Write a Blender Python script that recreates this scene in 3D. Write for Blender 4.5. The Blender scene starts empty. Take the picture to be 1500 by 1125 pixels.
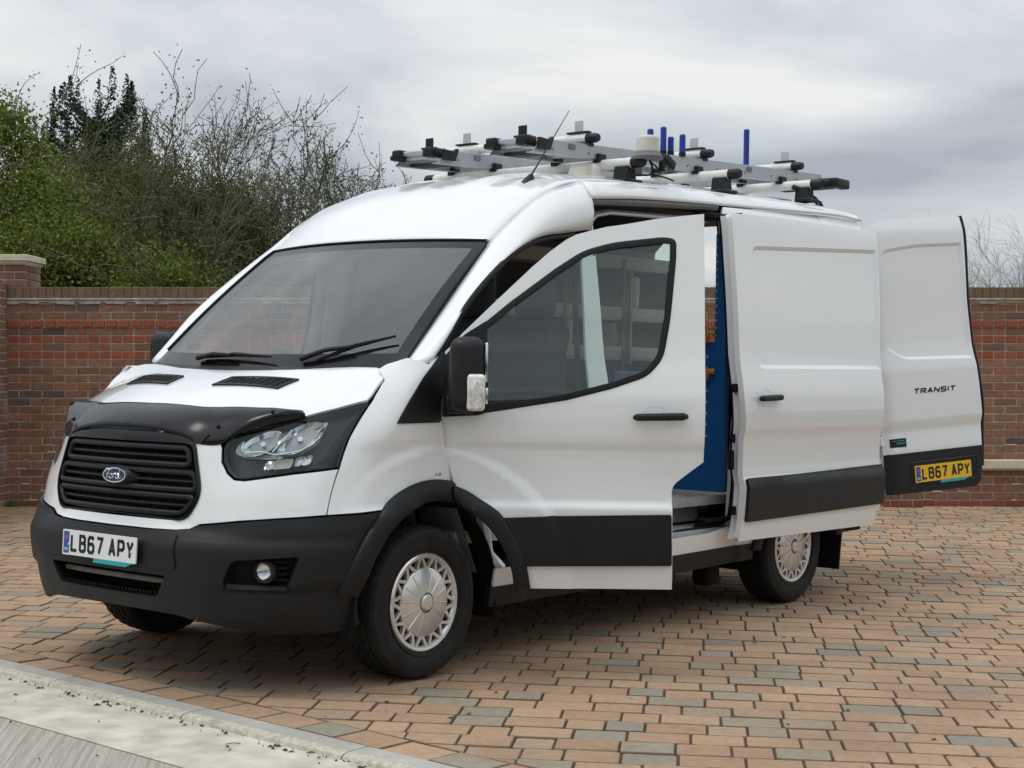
import bpy, bmesh, math, random
import numpy as np
from mathutils import Vector, Matrix
from mathutils.geometry import delaunay_2d_cdt
rnd = random.Random(7)
R = math.radians
scene = bpy.context.scene
COL = scene.collection

# ------------------------------------------------------------------ camera
YAW, PITCH, ROLL, FPX = 0.685343, -0.007858, 0.015834, 2307.83
CAM = Vector((-4.1416, -5.6777, 1.3719))
fw = Vector((math.cos(PITCH)*math.cos(YAW), math.cos(PITCH)*math.sin(YAW), math.sin(PITCH)))
rt = Vector((math.sin(YAW), -math.cos(YAW), 0)); up = rt.cross(fw)
rt2 = rt*math.cos(ROLL)+up*math.sin(ROLL); up2 = up*math.cos(ROLL)-rt*math.sin(ROLL)
cd = bpy.data.cameras.new('camera'); cam = bpy.data.objects.new('camera', cd); COL.objects.link(cam)
m = Matrix((rt2, up2, -fw)).transposed().to_4x4(); m.translation = CAM
cam.matrix_world = m
cd.sensor_width = 36; cd.lens = FPX/1500*36; cd.clip_start = 0.1; cd.clip_end = 2000
scene.camera = cam
scene.render.resolution_x = 1024; scene.render.resolution_y = 768

# ------------------------------------------------------------------ sky and sun (overcast)
SUN_EL, SUN_AZ = R(66), R(150)      # azimuth of the direction towards the sun, in the xy plane
wd = bpy.data.worlds.new('World'); scene.world = wd; wd.use_nodes = True
nt = wd.node_tree; nt.nodes.clear()
def N(tree, typ, **kw):
    n = tree.nodes.new(typ)
    for k, v in kw.items(): setattr(n, k, v)
    return n
out = N(nt, 'ShaderNodeOutputWorld'); bg = N(nt, 'ShaderNodeBackground')
sky = N(nt, 'ShaderNodeTexSky', sky_type='NISHITA', sun_disc=False, sun_elevation=SUN_EL, sun_rotation=math.pi/2-SUN_AZ)
tc = N(nt, 'ShaderNodeTexCoord'); sep = N(nt, 'ShaderNodeSeparateXYZ')
nt.links.new(tc.outputs['Generated'], sep.inputs[0])
def wmath(op, a, b=None, clamp=False):
    n = N(nt, 'ShaderNodeMath', operation=op); n.use_clamp = clamp
    for i, v in enumerate((a, b)):
        if v is None: continue
        if isinstance(v, (int, float)): n.inputs[i].default_value = v
        else: nt.links.new(v, n.inputs[i])
    return n.outputs[0]
zz = wmath('MAXIMUM', sep.outputs['Z'], 0.0)
den = wmath('ADD', zz, 0.16)
comb = N(nt, 'ShaderNodeCombineXYZ')
nt.links.new(wmath('DIVIDE', sep.outputs['X'], den), comb.inputs[0]); nt.links.new(wmath('DIVIDE', sep.outputs['Y'], den), comb.inputs[1])
n1 = N(nt, 'ShaderNodeTexNoise'); n1.inputs['Scale'].default_value = 0.95; n1.inputs['Detail'].default_value = 8; n1.inputs['Roughness'].default_value = 0.5; n1.inputs['Distortion'].default_value = 0.35
nt.links.new(comb.outputs[0], n1.inputs['Vector'])
ramp = N(nt, 'ShaderNodeValToRGB'); e = ramp.color_ramp.elements
e[0].position = 0.38; e[0].color = (0.39, 0.43, 0.475, 1); e[1].position = 0.63; e[1].color = (0.80, 0.80, 0.785, 1)
e2 = ramp.color_ramp.elements.new(0.52); e2.color = (0.60, 0.635, 0.665, 1)
nt.links.new(n1.outputs['Fac'], ramp.inputs[0])
# overcast skies brighten from the horizon to the zenith
grad = wmath('ADD', wmath('MULTIPLY', zz, 1.35), 0.86)
cl = N(nt, 'ShaderNodeMix', data_type='RGBA', blend_type='MULTIPLY'); cl.inputs[0].default_value = 1
gc = N(nt, 'ShaderNodeCombineColor')
for i in range(3): nt.links.new(grad, gc.inputs[i])
nt.links.new(ramp.outputs[0], cl.inputs[6]); nt.links.new(gc.outputs[0], cl.inputs[7])
sk = N(nt, 'ShaderNodeMix', data_type='RGBA', blend_type='MULTIPLY'); sk.inputs[0].default_value = 1
nt.links.new(sky.outputs[0], sk.inputs[6]); sk.inputs[7].default_value = (0.08, 0.08, 0.08, 1)
mx = N(nt, 'ShaderNodeMix', data_type='RGBA'); mx.inputs[0].default_value = 0.9
nt.links.new(sk.outputs[2], mx.inputs[6]); nt.links.new(cl.outputs[2], mx.inputs[7])
nt.links.new(mx.outputs[2], bg.inputs[0]); bg.inputs[1].default_value = 1.0
nt.links.new(bg.outputs[0], out.inputs[0])
sd = bpy.data.lights.new('sun', 'SUN'); sd.energy = 1.0; sd.angle = R(22); sd.color = (1, 0.96, 0.9)
sun = bpy.data.objects.new('sun', sd); COL.objects.link(sun)
sun.rotation_euler = Vector((-math.cos(SUN_EL)*math.cos(SUN_AZ), -math.cos(SUN_EL)*math.sin(SUN_AZ), -math.sin(SUN_EL))).to_track_quat('-Z', 'Y').to_euler()
vs = scene.view_settings; vs.view_transform = 'Standard'; vs.look = 'None'; vs.exposure = 0.07; vs.gamma = 1; vs.use_curve_mapping = False

# ------------------------------------------------------------------ materials
def mat(name, col, rough=0.5, metal=0.0, coat=0.0, var=0.0, vscale=8.0, bump=0.0, bscale=60.0, spec=0.5, rvar=0.0):
    m = bpy.data.materials.new(name); m.use_nodes = True
    t = m.node_tree; b = t.nodes['Principled BSDF']
    b.inputs['Base Color'].default_value = (*col, 1); b.inputs['Roughness'].default_value = rough; b.inputs['Metallic'].default_value = metal
    b.inputs['Coat Weight'].default_value = coat; b.inputs['Coat Roughness'].default_value = 0.04; b.inputs['Specular IOR Level'].default_value = spec
    if var or rvar or bump:
        tc = N(t, 'ShaderNodeTexCoord')
    if var or rvar:
        nz = N(t, 'ShaderNodeTexNoise'); nz.inputs['Scale'].default_value = vscale; nz.inputs['Detail'].default_value = 5
        t.links.new(tc.outputs['Object'], nz.inputs['Vector'])
    if var:
        r = N(t, 'ShaderNodeMapRange'); r.inputs[1].default_value = 0.3; r.inputs[2].default_value = 0.7; r.inputs[3].default_value = 1-var; r.inputs[4].default_value = 1+var
        t.links.new(nz.outputs['Fac'], r.inputs[0])
        mm = N(t, 'ShaderNodeVectorMath', operation='SCALE'); mm.inputs[0].default_value = col
        t.links.new(r.outputs[0], mm.inputs['Scale']); t.links.new(mm.outputs[0], b.inputs['Base Color'])
    if rvar:
        r = N(t, 'ShaderNodeMapRange'); r.inputs[1].default_value = 0.3; r.inputs[2].default_value = 0.7; r.inputs[3].default_value = max(0, rough-rvar); r.inputs[4].default_value = rough+rvar
        t.links.new(nz.outputs['Fac'], r.inputs[0]); t.links.new(r.outputs[0], b.inputs['Roughness'])
    if bump:
        nb = N(t, 'ShaderNodeTexNoise'); nb.inputs['Scale'].default_value = bscale; nb.inputs['Detail'].default_value = 3
        t.links.new(tc.outputs['Object'], nb.inputs['Vector'])
        bp = N(t, 'ShaderNodeBump'); bp.inputs['Strength'].default_value = bump; bp.inputs['Distance'].default_value = 0.01
        t.links.new(nb.outputs['Fac'], bp.inputs['Height']); t.links.new(bp.outputs[0], b.inputs['Normal'])
    return m
def rand_mat(name, cols, rough=0.85, var=0.18, vscale=14, bump=0.35, bscale=90, dirt=None):
    "one colour per piece, drawn from a ramp by object and island random"
    m = mat(name, (0.3, 0.2, 0.15), rough, bump=bump, bscale=bscale, spec=0.25); t = m.node_tree; b = t.nodes['Principled BSDF']
    oi = N(t, 'ShaderNodeObjectInfo'); ge = N(t, 'ShaderNodeNewGeometry')
    a = N(t, 'ShaderNodeMath', operation='ADD'); t.links.new(oi.outputs['Random'], a.inputs[0]); t.links.new(ge.outputs['Random Per Island'], a.inputs[1])
    fr = N(t, 'ShaderNodeMath', operation='FRACT'); t.links.new(a.outputs[0], fr.inputs[0])
    rp = N(t, 'ShaderNodeValToRGB'); rp.color_ramp.interpolation = 'LINEAR'
    el = rp.color_ramp.elements
    while len(el) > 1: el.remove(el[0])
    for i, (p, c) in enumerate(cols):
        x = el[0] if i == 0 else el.new(p)
        x.position = p; x.color = (*c, 1)
    t.links.new(fr.outputs[0], rp.inputs[0])
    nz = N(t, 'ShaderNodeTexNoise'); nz.inputs['Scale'].default_value = vscale; nz.inputs['Detail'].default_value = 6; nz.inputs['Roughness'].default_value = 0.65
    t.links.new(ge.outputs['Position'], nz.inputs['Vector'])
    r = N(t, 'ShaderNodeMapRange'); r.inputs[1].default_value = 0.28; r.inputs[2].default_value = 0.72; r.inputs[3].default_value = 1-var; r.inputs[4].default_value = 1+var
    t.links.new(nz.outputs['Fac'], r.inputs[0])
    sc = N(t, 'ShaderNodeVectorMath', operation='SCALE'); t.links.new(rp.outputs[0], sc.inputs[0]); t.links.new(r.outputs[0], sc.inputs['Scale'])
    last = sc.outputs[0]
    if dirt:
        n2 = N(t, 'ShaderNodeTexNoise'); n2.inputs['Scale'].default_value = dirt[1]; n2.inputs['Detail'].default_value = 4; t.links.new(ge.outputs['Position'], n2.inputs['Vector'])
        r2 = N(t, 'ShaderNodeMapRange'); r2.inputs[1].default_value = dirt[2]; r2.inputs[2].default_value = dirt[3]; r2.inputs[3].default_value = 0; r2.inputs[4].default_value = dirt[4]
        t.links.new(n2.outputs['Fac'], r2.inputs[0])
        mx = N(t, 'ShaderNodeMix', data_type='RGBA'); t.links.new(r2.outputs[0], mx.inputs[0]); t.links.new(last, mx.inputs[6]); mx.inputs[7].default_value = (*dirt[0], 1)
        last = mx.outputs[2]
    t.links.new(last, b.inputs['Base Color'])
    nb = [n for n in t.nodes if n.type == 'TEX_NOISE'][0]; t.links.new(ge.outputs['Position'], nb.inputs['Vector'])
    return m
def glass_mat(name, tint, refl_rough=0.02, f0=0.045, gain=1.0):
    "thin pane: tinted transparency under a Schlick reflection that is the same on either face"
    m = bpy.data.materials.new(name); m.use_nodes = True; t = m.node_tree; t.nodes.clear()
    o = N(t, 'ShaderNodeOutputMaterial'); mx = N(t, 'ShaderNodeMixShader')
    tr = N(t, 'ShaderNodeBsdfTransparent'); tr.inputs[0].default_value = (*tint, 1); gl = N(t, 'ShaderNodeBsdfGlossy'); gl.inputs['Roughness'].default_value = refl_rough
    ge = N(t, 'ShaderNodeNewGeometry'); dt = N(t, 'ShaderNodeVectorMath', operation='DOT_PRODUCT'); t.links.new(ge.outputs['Normal'], dt.inputs[0]); t.links.new(ge.outputs['Incoming'], dt.inputs[1])
    def mth(op, a, b=None):
        n = N(t, 'ShaderNodeMath', operation=op)
        for i, v in enumerate((a, b)):
            if v is None: continue
            if isinstance(v, (int, float)): n.inputs[i].default_value = v
            else: t.links.new(v, n.inputs[i])
        return n.outputs[0]
    c = mth('SUBTRACT', 1.0, mth('ABSOLUTE', dt.outputs['Value'])); p5 = mth('POWER', c, 5.0)
    fr = mth('MULTIPLY', mth('ADD', mth('MULTIPLY', p5, 1-f0), f0), gain)
    t.links.new(fr, mx.inputs[0]); t.links.new(tr.outputs[0], mx.inputs[1]); t.links.new(gl.outputs[0], mx.inputs[2]); t.links.new(mx.outputs[0], o.inputs[0])
    return m
M = {}
M['paint'] = mat('white_paint', (0.80, 0.81, 0.82), 0.28, coat=1.0, var=0.012, vscale=3, spec=0.5)
M['black_trim'] = mat('grained_black_plastic', (0.0115, 0.012, 0.0135), 0.46, var=0.15, vscale=5, bump=0.05, bscale=400, rvar=0.07, spec=0.28)
M['black_gloss'] = mat('gloss_black_plastic', (0.006, 0.006, 0.007), 0.16, rvar=0.05, spec=0.32)
M['black_matt'] = mat('matt_black', (0.006, 0.006, 0.0065), 0.75, spec=0.2)
M['rubber'] = mat('black_rubber', (0.008, 0.008, 0.0085), 0.6, var=0.2, spec=0.25)
M['tyre'] = mat('tyre_rubber', (0.017, 0.0165, 0.0155), 0.7, var=0.3, vscale=9, bump=0.12, bscale=120, spec=0.25)
M['silver'] = mat('silver_trim_paint', (0.72, 0.715, 0.70), 0.26, metal=0.7, var=0.05, rvar=0.06)
M['chrome'] = mat('chrome', (0.85, 0.85, 0.86), 0.08, metal=1.0)
M['reflector'] = mat('lamp_reflector', (0.68, 0.69, 0.70), 0.14, metal=1.0, var=0.25, vscale=30)
M['lamp_dark'] = mat('dark_lamp_bezel', (0.045, 0.048, 0.052), 0.3, spec=0.3)
M['lamp_silver'] = mat('lamp_silver', (0.42, 0.43, 0.44), 0.25, metal=0.8, var=0.2, vscale=25)
M['alu'] = mat('aluminium', (0.40, 0.42, 0.44), 0.38, metal=0.45, var=0.06, rvar=0.08, vscale=12)
M['tube_white'] = mat('white_coated_tube', (0.72, 0.71, 0.68), 0.45, var=0.1, vscale=12)
M['tab'] = mat('grey_plastic_tab', (0.50, 0.51, 0.51), 0.5)
M['blue_post'] = mat('blue_plastic', (0.012, 0.035, 0.30), 0.4, var=0.06)
M['rack_blue'] = mat('blue_powder_coat', (0.010, 0.115, 0.36), 0.4, var=0.08, rvar=0.08)
M['orange'] = mat('orange_hook', (0.50, 0.19, 0.02), 0.45, var=0.1)
M['int_grey'] = mat('interior_grey', (0.15, 0.155, 0.16), 0.6, var=0.1)
M['int_dark'] = mat('interior_dark', (0.018, 0.018, 0.02), 0.7, var=0.1)
M['seat'] = mat('seat_fabric', (0.035, 0.036, 0.04), 0.9, var=0.2, vscale=40, bump=0.3, bscale=300)
M['lining'] = mat('load_lining', (0.5, 0.5, 0.48), 0.6, var=0.1)
M['metal_step'] = mat('worn_floor', (0.36, 0.37, 0.37), 0.5, var=0.22, vscale=14, rvar=0.1)
M['beige'] = mat('shelf_edge', (0.62, 0.59, 0.50), 0.55, var=0.1)
M['cream'] = mat('cream_plastic', (0.62, 0.60, 0.53), 0.4, var=0.06)
M['vent'] = mat('roof_vent_plastic', (0.70, 0.67, 0.60), 0.45, var=0.08)
M['stone'] = mat('cream_stone', (0.56, 0.50, 0.40), 0.85, var=0.16, vscale=6, bump=0.3, bscale=40)
M['mortar'] = mat('mortar', (0.42, 0.375, 0.315), 0.95, var=0.25, vscale=7, bump=0.5, bscale=70)
M['plate_white'] = mat('plate_white', (0.74, 0.75, 0.75), 0.35)
M['plate_yellow'] = mat('plate_yellow', (0.78, 0.47, 0.015), 0.35)
M['plate_blue'] = mat('plate_blue', (0.02, 0.09, 0.33), 0.35)
M['plate_teal'] = mat('plate_teal', (0.02, 0.34, 0.38), 0.35)
M['ink'] = mat('plate_black', (0.008, 0.008, 0.009), 0.4)
M['badge_blue'] = mat('badge_blue', (0.005, 0.010, 0.06), 0.25, coat=0.2)
M['glass_ws'] = glass_mat('windscreen_glass', (0.86, 0.92, 0.90), f0=0.19)
M['glass_side'] = glass_mat('side_glass', (0.80, 0.88, 0.855), f0=0.06)
M['lens'] = glass_mat('clear_lens', (0.90, 0.92, 0.92), f0=0.04, gain=0.55)
M['kerb'] = mat('kerb_concrete', (0.40, 0.41, 0.41), 0.85, var=0.14, vscale=5, bump=0.3, bscale=60)

# ------------------------------------------------------------------ mesh helpers
ORG = {}
def tag(o, label=None, cat=None, group=None, kind=None):
    if label: o['label'] = label
    if cat: o['category'] = cat
    if group: o['group'] = group
    if kind: o['kind'] = kind
    return o
def empty(name, loc=(0, 0, 0), parent=None):
    o = bpy.data.objects.new(name, None); o.empty_display_size = 0.2; COL.objects.link(o)
    L = Vector(loc)
    if parent:
        o.parent = parent; o.location = L-ORG[parent.name]
    else: o.location = L
    ORG[o.name] = L
    return o
def link(name, me, material, parent=None, org=None):
    o = bpy.data.objects.new(name, me); COL.objects.link(o)
    if material and not me.materials: me.materials.append(material)
    if parent: o.parent = parent
    base = ORG[parent.name] if parent else Vector((0, 0, 0))
    if org is not None:
        o.location = Vector(org)-base; ORG[o.name] = Vector(org)
    else: ORG[o.name] = base
    return o
class MB:
    "collects shapes in world coordinates and links them as one mesh"
    def __init__(s): s.v = []; s.f = []; s.mi = []; s.cur = 0
    def add(s, v, f):
        n = len(s.v); s.v += [tuple(map(float, p)) for p in v]; s.f += [tuple(i+n for i in q) for q in f]; s.mi += [s.cur]*len(f); return s
    def box(s, c, d, rot=None, ch=0.0):
        x, y, z = d[0]/2, d[1]/2, d[2]/2
        if ch <= 0:
            v = [(-x, -y, -z), (x, -y, -z), (x, y, -z), (-x, y, -z), (-x, -y, z), (x, -y, z), (x, y, z), (-x, y, z)]
            f = [(0, 3, 2, 1), (4, 5, 6, 7), (0, 1, 5, 4), (1, 2, 6, 5), (2, 3, 7, 6), (3, 0, 4, 7)]
        else:
            v = []; idx = {}
            for a in (-1, 1):
                for b_ in (-1, 1):
                    for c_ in (-1, 1):
                        for ax in range(3):
                            p = [a*(x-ch), b_*(y-ch), c_*(z-ch)]; p[ax] = (a*x, b_*y, c_*z)[ax]
                            idx[(a, b_, c_, ax)] = len(v); v.append(tuple(p))
            f = []
            for ax in range(3):
                o1, o2 = [k for k in range(3) if k != ax]
                for sg in (-1, 1):
                    q = []
                    for (p1, p2) in ((-1, -1), (1, -1), (1, 1), (-1, 1)):
                        k = [0, 0, 0]; k[ax] = sg; k[o1] = p1; k[o2] = p2; q.append(idx[(*k, ax)])
                    f.append(tuple(q))
            for ax in range(3):          # edges along ax
                o1, o2 = [k for k in range(3) if k != ax]
                for p1 in (-1, 1):
                    for p2 in (-1, 1):
                        k0 = [0, 0, 0]; k0[ax] = -1; k0[o1] = p1; k0[o2] = p2; k1 = list(k0); k1[ax] = 1
                        f.append((idx[(*k0, o1)], idx[(*k1, o1)], idx[(*k1, o2)], idx[(*k0, o2)]))
            for a in (-1, 1):
                for b_ in (-1, 1):
                    for c_ in (-1, 1): f.append(tuple(idx[(a, b_, c_, k)] for k in range(3)))
        v = [Vector(p) for p in v]
        if rot is not None:
            rm = rot if isinstance(rot, Matrix) else Matrix.Rotation(rot, 3, 'Z')
            v = [rm @ p for p in v]
        c = Vector(c); return s.add([p+c for p in v], f)
    def tube(s, path, r, n=8, caps=True, closed=False):
        P = [Vector(p) for p in path]; m_ = len(P); rr = r if isinstance(r, (list, tuple)) else [r]*m_
        T = []
        for i in range(m_):
            a = P[(i-1) % m_] if (closed or i > 0) else P[i]; b_ = P[(i+1) % m_] if (closed or i < m_-1) else P[i]
            T.append((b_-a).normalized())
        ref = Vector((0, 0, 1)) if abs(T[0].z) < 0.9 else Vector((1, 0, 0))
        nrm = (ref-T[0]*ref.dot(T[0])).normalized(); v = []
        for i in range(m_):
            nrm = (nrm-T[i]*nrm.dot(T[i])).normalized(); bn = T[i].cross(nrm)
            for k in range(n):
                a = 2*math.pi*k/n; v.append(P[i]+(nrm*math.cos(a)+bn*math.sin(a))*rr[i])
        f = []
        for i in range(m_ if closed else m_-1):
            j = (i+1) % m_
            for k in range(n):
                k2 = (k+1) % n; f.append((i*n+k, i*n+k2, j*n+k2, j*n+k))
        if caps and not closed: f.append(tuple(range(n-1, -1, -1))); f.append(tuple((m_-1)*n+k for k in range(n)))
        return s.add(v, f)
    def lathe(s, prof, c, axis='z', n=32, a0=0.0, a1=2*math.pi):
        "prof: list of (radius, height along the axis)"
        c = Vector(c); full = abs(a1-a0-2*math.pi) < 1e-6; m_ = n if full else n+1; v = []
        for k in range(m_):
            a = a0+(a1-a0)*k/n
            for (r, h) in prof:
                x, y = r*math.cos(a), r*math.sin(a)
                v.append(c+Vector({'z': (x, y, h), 'y': (x, h, y), 'x': (h, x, y)}[axis]))
        L = len(prof); f = []
        for k in range(n):
            k2 = (k+1) % m_
            for i in range(L-1): f.append((k*L+i, k2*L+i, k2*L+i+1, k*L+i+1))
        return s.add(v, f)
    def grid(s, rows, flip=False):
        a = len(rows); b_ = len(rows[0]); v = [p for r in rows for p in r]; f = []
        for i in range(a-1):
            for j in range(b_-1):
                q = (i*b_+j, i*b_+j+1, (i+1)*b_+j+1, (i+1)*b_+j); f.append(q[::-1] if flip else q)
        return s.add(v, f)
    def prism(s, poly, fn, t0, t1):
        "poly 2-D outline; fn(a,b,t) -> point; extruded from t0 to t1"
        n = len(poly); v = [fn(a, b_, t0) for a, b_ in poly]+[fn(a, b_, t1) for a, b_ in poly]
        f = [tuple(range(n-1, -1, -1)), tuple(range(n, 2*n))]+[(i, (i+1) % n, n+(i+1) % n, n+i) for i in range(n)]
        return s.add(v, f)
    def build(s, name, material, parent=None, smooth=False, org=None, ang=None):
        base = Vector(org) if org is not None else (ORG[parent.name] if parent else Vector((0, 0, 0)))
        me = bpy.data.meshes.new(name)
        me.from_pydata([tuple(Vector(p)-base) for p in s.v], [], s.f)
        mats = material if isinstance(material, (list, tuple)) else [material]
        for q in mats: me.materials.append(q)
        if len(mats) > 1: me.polygons.foreach_set('material_index', s.mi)
        me.update()
        bm = bmesh.new(); bm.from_mesh(me); bmesh.ops.recalc_face_normals(bm, faces=bm.faces); bm.to_mesh(me); bm.free()
        if smooth:
            me.polygons.foreach_set('use_smooth', [True]*len(me.polygons))
            me.set_sharp_from_angle(angle=R(ang if ang else 35))
        return link(name, me, None, parent, org)
def pchip(xk, yk):
    xk = np.asarray(xk, float); yk = np.asarray(yk, float); h = np.diff(xk); d = np.diff(yk)/h
    m_ = np.zeros_like(yk); m_[0] = d[0]; m_[-1] = d[-1]
    for i in range(1, len(xk)-1):
        if d[i-1]*d[i] > 0:
            w1 = 2*h[i]+h[i-1]; w2 = h[i]+2*h[i-1]; m_[i] = (w1+w2)/(w1/d[i-1]+w2/d[i])
    def f(x):
        x = np.clip(np.asarray(x, float), xk[0], xk[-1]); i = np.clip(np.searchsorted(xk, x)-1, 0, len(xk)-2)
        t = (x-xk[i])/h[i]
        return (2*t**3-3*t**2+1)*yk[i]+(t**3-2*t**2+t)*h[i]*m_[i]+(-2*t**3+3*t**2)*yk[i+1]+(t**3-t**2)*h[i]*m_[i+1]
    return f
def crom(pts, n=8, closed=False):
    "Catmull-Rom through points, n steps a span"
    P = [np.array(p, float) for p in pts]; L = len(P); o = []
    for i in range(L if closed else L-1):
        p1, p2 = P[i], P[(i+1) % L]
        p0 = P[i-1] if (closed or i > 0) else 2*p1-p2; p3 = P[(i+2) % L] if (closed or i < L-2) else 2*p2-p1
        for k in range(n):
            t = k/n; o.append(0.5*((2*p1)+(-p0+p2)*t+(2*p0-5*p1+4*p2-p3)*t*t+(-p0+3*p1-3*p2+p3)*t**3))
    if not closed: o.append(P[-1])
    return o
def dens(poly, h, closed=True):
    P = [np.array(p, float) for p in poly]; o = []
    for i in range(len(P) if closed else len(P)-1):
        a, c = P[i], P[(i+1) % len(P)]; k = max(1, int(math.ceil(np.linalg.norm(c-a)/h)))
        for j in range(k): o.append(a+(c-a)*j/k)
    if not closed: o.append(P[-1])
    return o
def rounded(poly, r, n=5):
    "round the corners of a 2-D polygon"
    P = [np.array(p, float) for p in poly]; o = []
    rr = r if isinstance(r, (list, tuple)) else [r]*len(P)
    for i in range(len(P)):
        a, c, d = P[i-1], P[i], P[(i+1) % len(P)]
        if rr[i] <= 0: o.append(c); continue
        q = min(rr[i], 0.45*np.linalg.norm(a-c), 0.45*np.linalg.norm(d-c))
        s_ = c+(a-c)/np.linalg.norm(a-c)*q; e_ = c+(d-c)/np.linalg.norm(d-c)*q
        for k in range(n+1):
            t = k/n; o.append((1-t)**2*s_+2*t*(1-t)*c+t*t*e_)
    return o
def inside(poly, pts):
    poly = np.asarray(poly); x, y = pts[:, 0], pts[:, 1]; r = np.zeros(len(pts), bool); n = len(poly)
    for i in range(n):
        x1, y1 = poly[i]; x2, y2 = poly[(i+1) % n]
        if y1 == y2: continue
        c = ((y1 > y) != (y2 > y)) & (x < (x2-x1)*(y-y1)/(y2-y1)+x1); r ^= c
    return r
def edist(poly, pts):
    poly = np.asarray(poly); d = np.full(len(pts), 9.9); n = len(poly)
    for i in range(n):
        a = poly[i]; c = poly[(i+1) % n]; ab = c-a; L = ab@ab
        if L == 0: continue
        t = np.clip(((pts-a)@ab)/L, 0, 1); q = a+t[:, None]*ab; d = np.minimum(d, np.hypot(*(pts-q).T))
    return d
def tri2d(outer, holes=(), h=0.03):
    "triangulate a 2-D outline with holes and inner points; returns points, triangles, rim loops"
    loops = [dens(outer, h)]+[dens(q, h) for q in holes]
    A = np.array(loops[0]); lo, hi = A.min(0), A.max(0)
    gx = np.arange(lo[0]+h/2, hi[0], h); gy = np.arange(lo[1]+h/2, hi[1], h)
    G = np.array([(x+(h/2 if j % 2 else 0), y) for j, y in enumerate(gy) for x in gx])
    if len(G):
        ok = inside(A, G) & (edist(A, G) > h*0.45)
        for q in loops[1:]:
            q = np.array(q); ok &= ~inside(q, G) & (edist(q, G) > h*0.45)
        G = G[ok]
    pts = [Vector((float(x), float(y))) for l in loops for x, y in l]; edges = []; n = 0; rims = []
    for l in loops:
        edges += [(n+i, n+(i+1) % len(l)) for i in range(len(l))]; rims.append(list(range(n, n+len(l)))); n += len(l)
    pts += [Vector((float(x), float(y))) for x, y in G]
    V, E, F, ov, oe, of = delaunay_2d_cdt(pts, edges, [], 0, 1e-6)
    mp = {}
    for i, src in enumerate(ov):
        for s_ in src: mp[s_] = i
    P = np.array([(v.x, v.y) for v in V]); T = np.array([f for f in F if len(f) == 3])
    c = P[T].mean(1); ok = inside(A, c)
    for q in loops[1:]: ok &= ~inside(np.array(q), c)
    T = T[ok]
    rims = [[mp[i] for i in l] for l in rims]
    return P, T, rims
def shell(name, surf, outer, holes=(), h=0.035, t=0.012, material=None, parent=None, off=0.0, xf=None, eps=0.004, sgn=1, hem=0.0):
    """a panel cut from a parametric surface, with thickness and normals from the surface.
    surf(a, b) -> (n,3) array; off moves it outwards; xf maps world points (mirroring); hem rolls the rim inwards"""
    P, T, rims = tri2d(outer, holes, h)
    a, b_ = P[:, 0], P[:, 1]
    def nor(a, b_):
        du = surf(a+eps, b_)-surf(a-eps, b_); dv = surf(a, b_+eps)-surf(a, b_-eps)
        n = np.cross(du, dv); return sgn*n/np.maximum(np.linalg.norm(n, axis=1), 1e-9)[:, None]
    X = surf(a, b_); Nn = nor(a, b_)
    X = X+Nn*off
    # drop the rim slightly so panel edges catch the light like pressed metal
    if hem > 0:
        L = np.array([P[i] for r in rims for i in r]); rimset = np.array(sorted({i for r in rims for i in r}))
        d = np.full(len(P), 9.9)
        for r in rims: d = np.minimum(d, edist(P[r], P))
    Y = X-Nn*t
    v = [X, Y]; n0 = len(P)
    tri = T.copy()
    # orientation: make winding agree with the normal
    fn = np.cross(X[tri[:, 1]]-X[tri[:, 0]], X[tri[:, 2]]-X[tri[:, 0]]); flip = (fn*Nn[tri[:, 0]]).sum(1) < 0
    tri[flip] = tri[flip][:, ::-1]
    faces = [tuple(map(int, q)) for q in tri]+[tuple(int(i)+n0 for i in q[::-1]) for q in tri]
    norms = [Nn, -Nn]; k = 2*n0
    for r in rims:
        m_ = len(r); r = np.array(r)
        c = P[r]; tn = np.roll(c, -1, 0)-np.roll(c, 1, 0)
        Xr = X[r]; Yr = Y[r]; tg = np.roll(Xr, -1, 0)-np.roll(Xr, 1, 0); on_ = np.cross(tg, Nn[r]); on_ /= np.maximum(np.linalg.norm(on_, axis=1), 1e-9)[:, None]
        v += [Xr, Yr]
        # outward side of the rim: away from a small inward step
        ctr = Xr+on_*0.004
        norms += [on_, on_]
        for i in range(m_):
            j = (i+1) % m_; faces.append((k+i, k+j, k+m_+j, k+m_+i))
        k += 2*m_
    V = np.concatenate(v); NN = np.concatenate(norms)
    if xf is not None:
        V, NN, fl = xf(V, NN)
        if fl: faces = [f[::-1] for f in faces]
    base = np.array(ORG[parent.name]) if parent else np.zeros(3)
    me = bpy.data.meshes.new(name); me.from_pydata((V-base).tolist(), [], faces)
    me.polygons.foreach_set('use_smooth', [True]*len(faces)); me.update()
    # fix rim winding and normals by agreement with the faces
    me.normals_split_custom_set_from_vertices(fix_rim(me, NN, 2*n0))
    return link(name, me, material, parent)
def fix_rim(me, NN, start):
    # rim normals are orthogonal to the skin; their sign follows the face winding
    s = np.zeros(len(NN)); NN = np.array(NN, float)
    for p in me.polygons:
        if p.vertices[0] >= start:
            for i in p.vertices: s[i] += float(np.dot(NN[i], p.normal))
    NN[s < 0] *= -1
    return NN.tolist()
def mirY(V, Nn): V = V.copy(); Nn = Nn.copy(); V[:, 1] *= -1; Nn[:, 1] *= -1; return V, Nn, True
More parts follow.
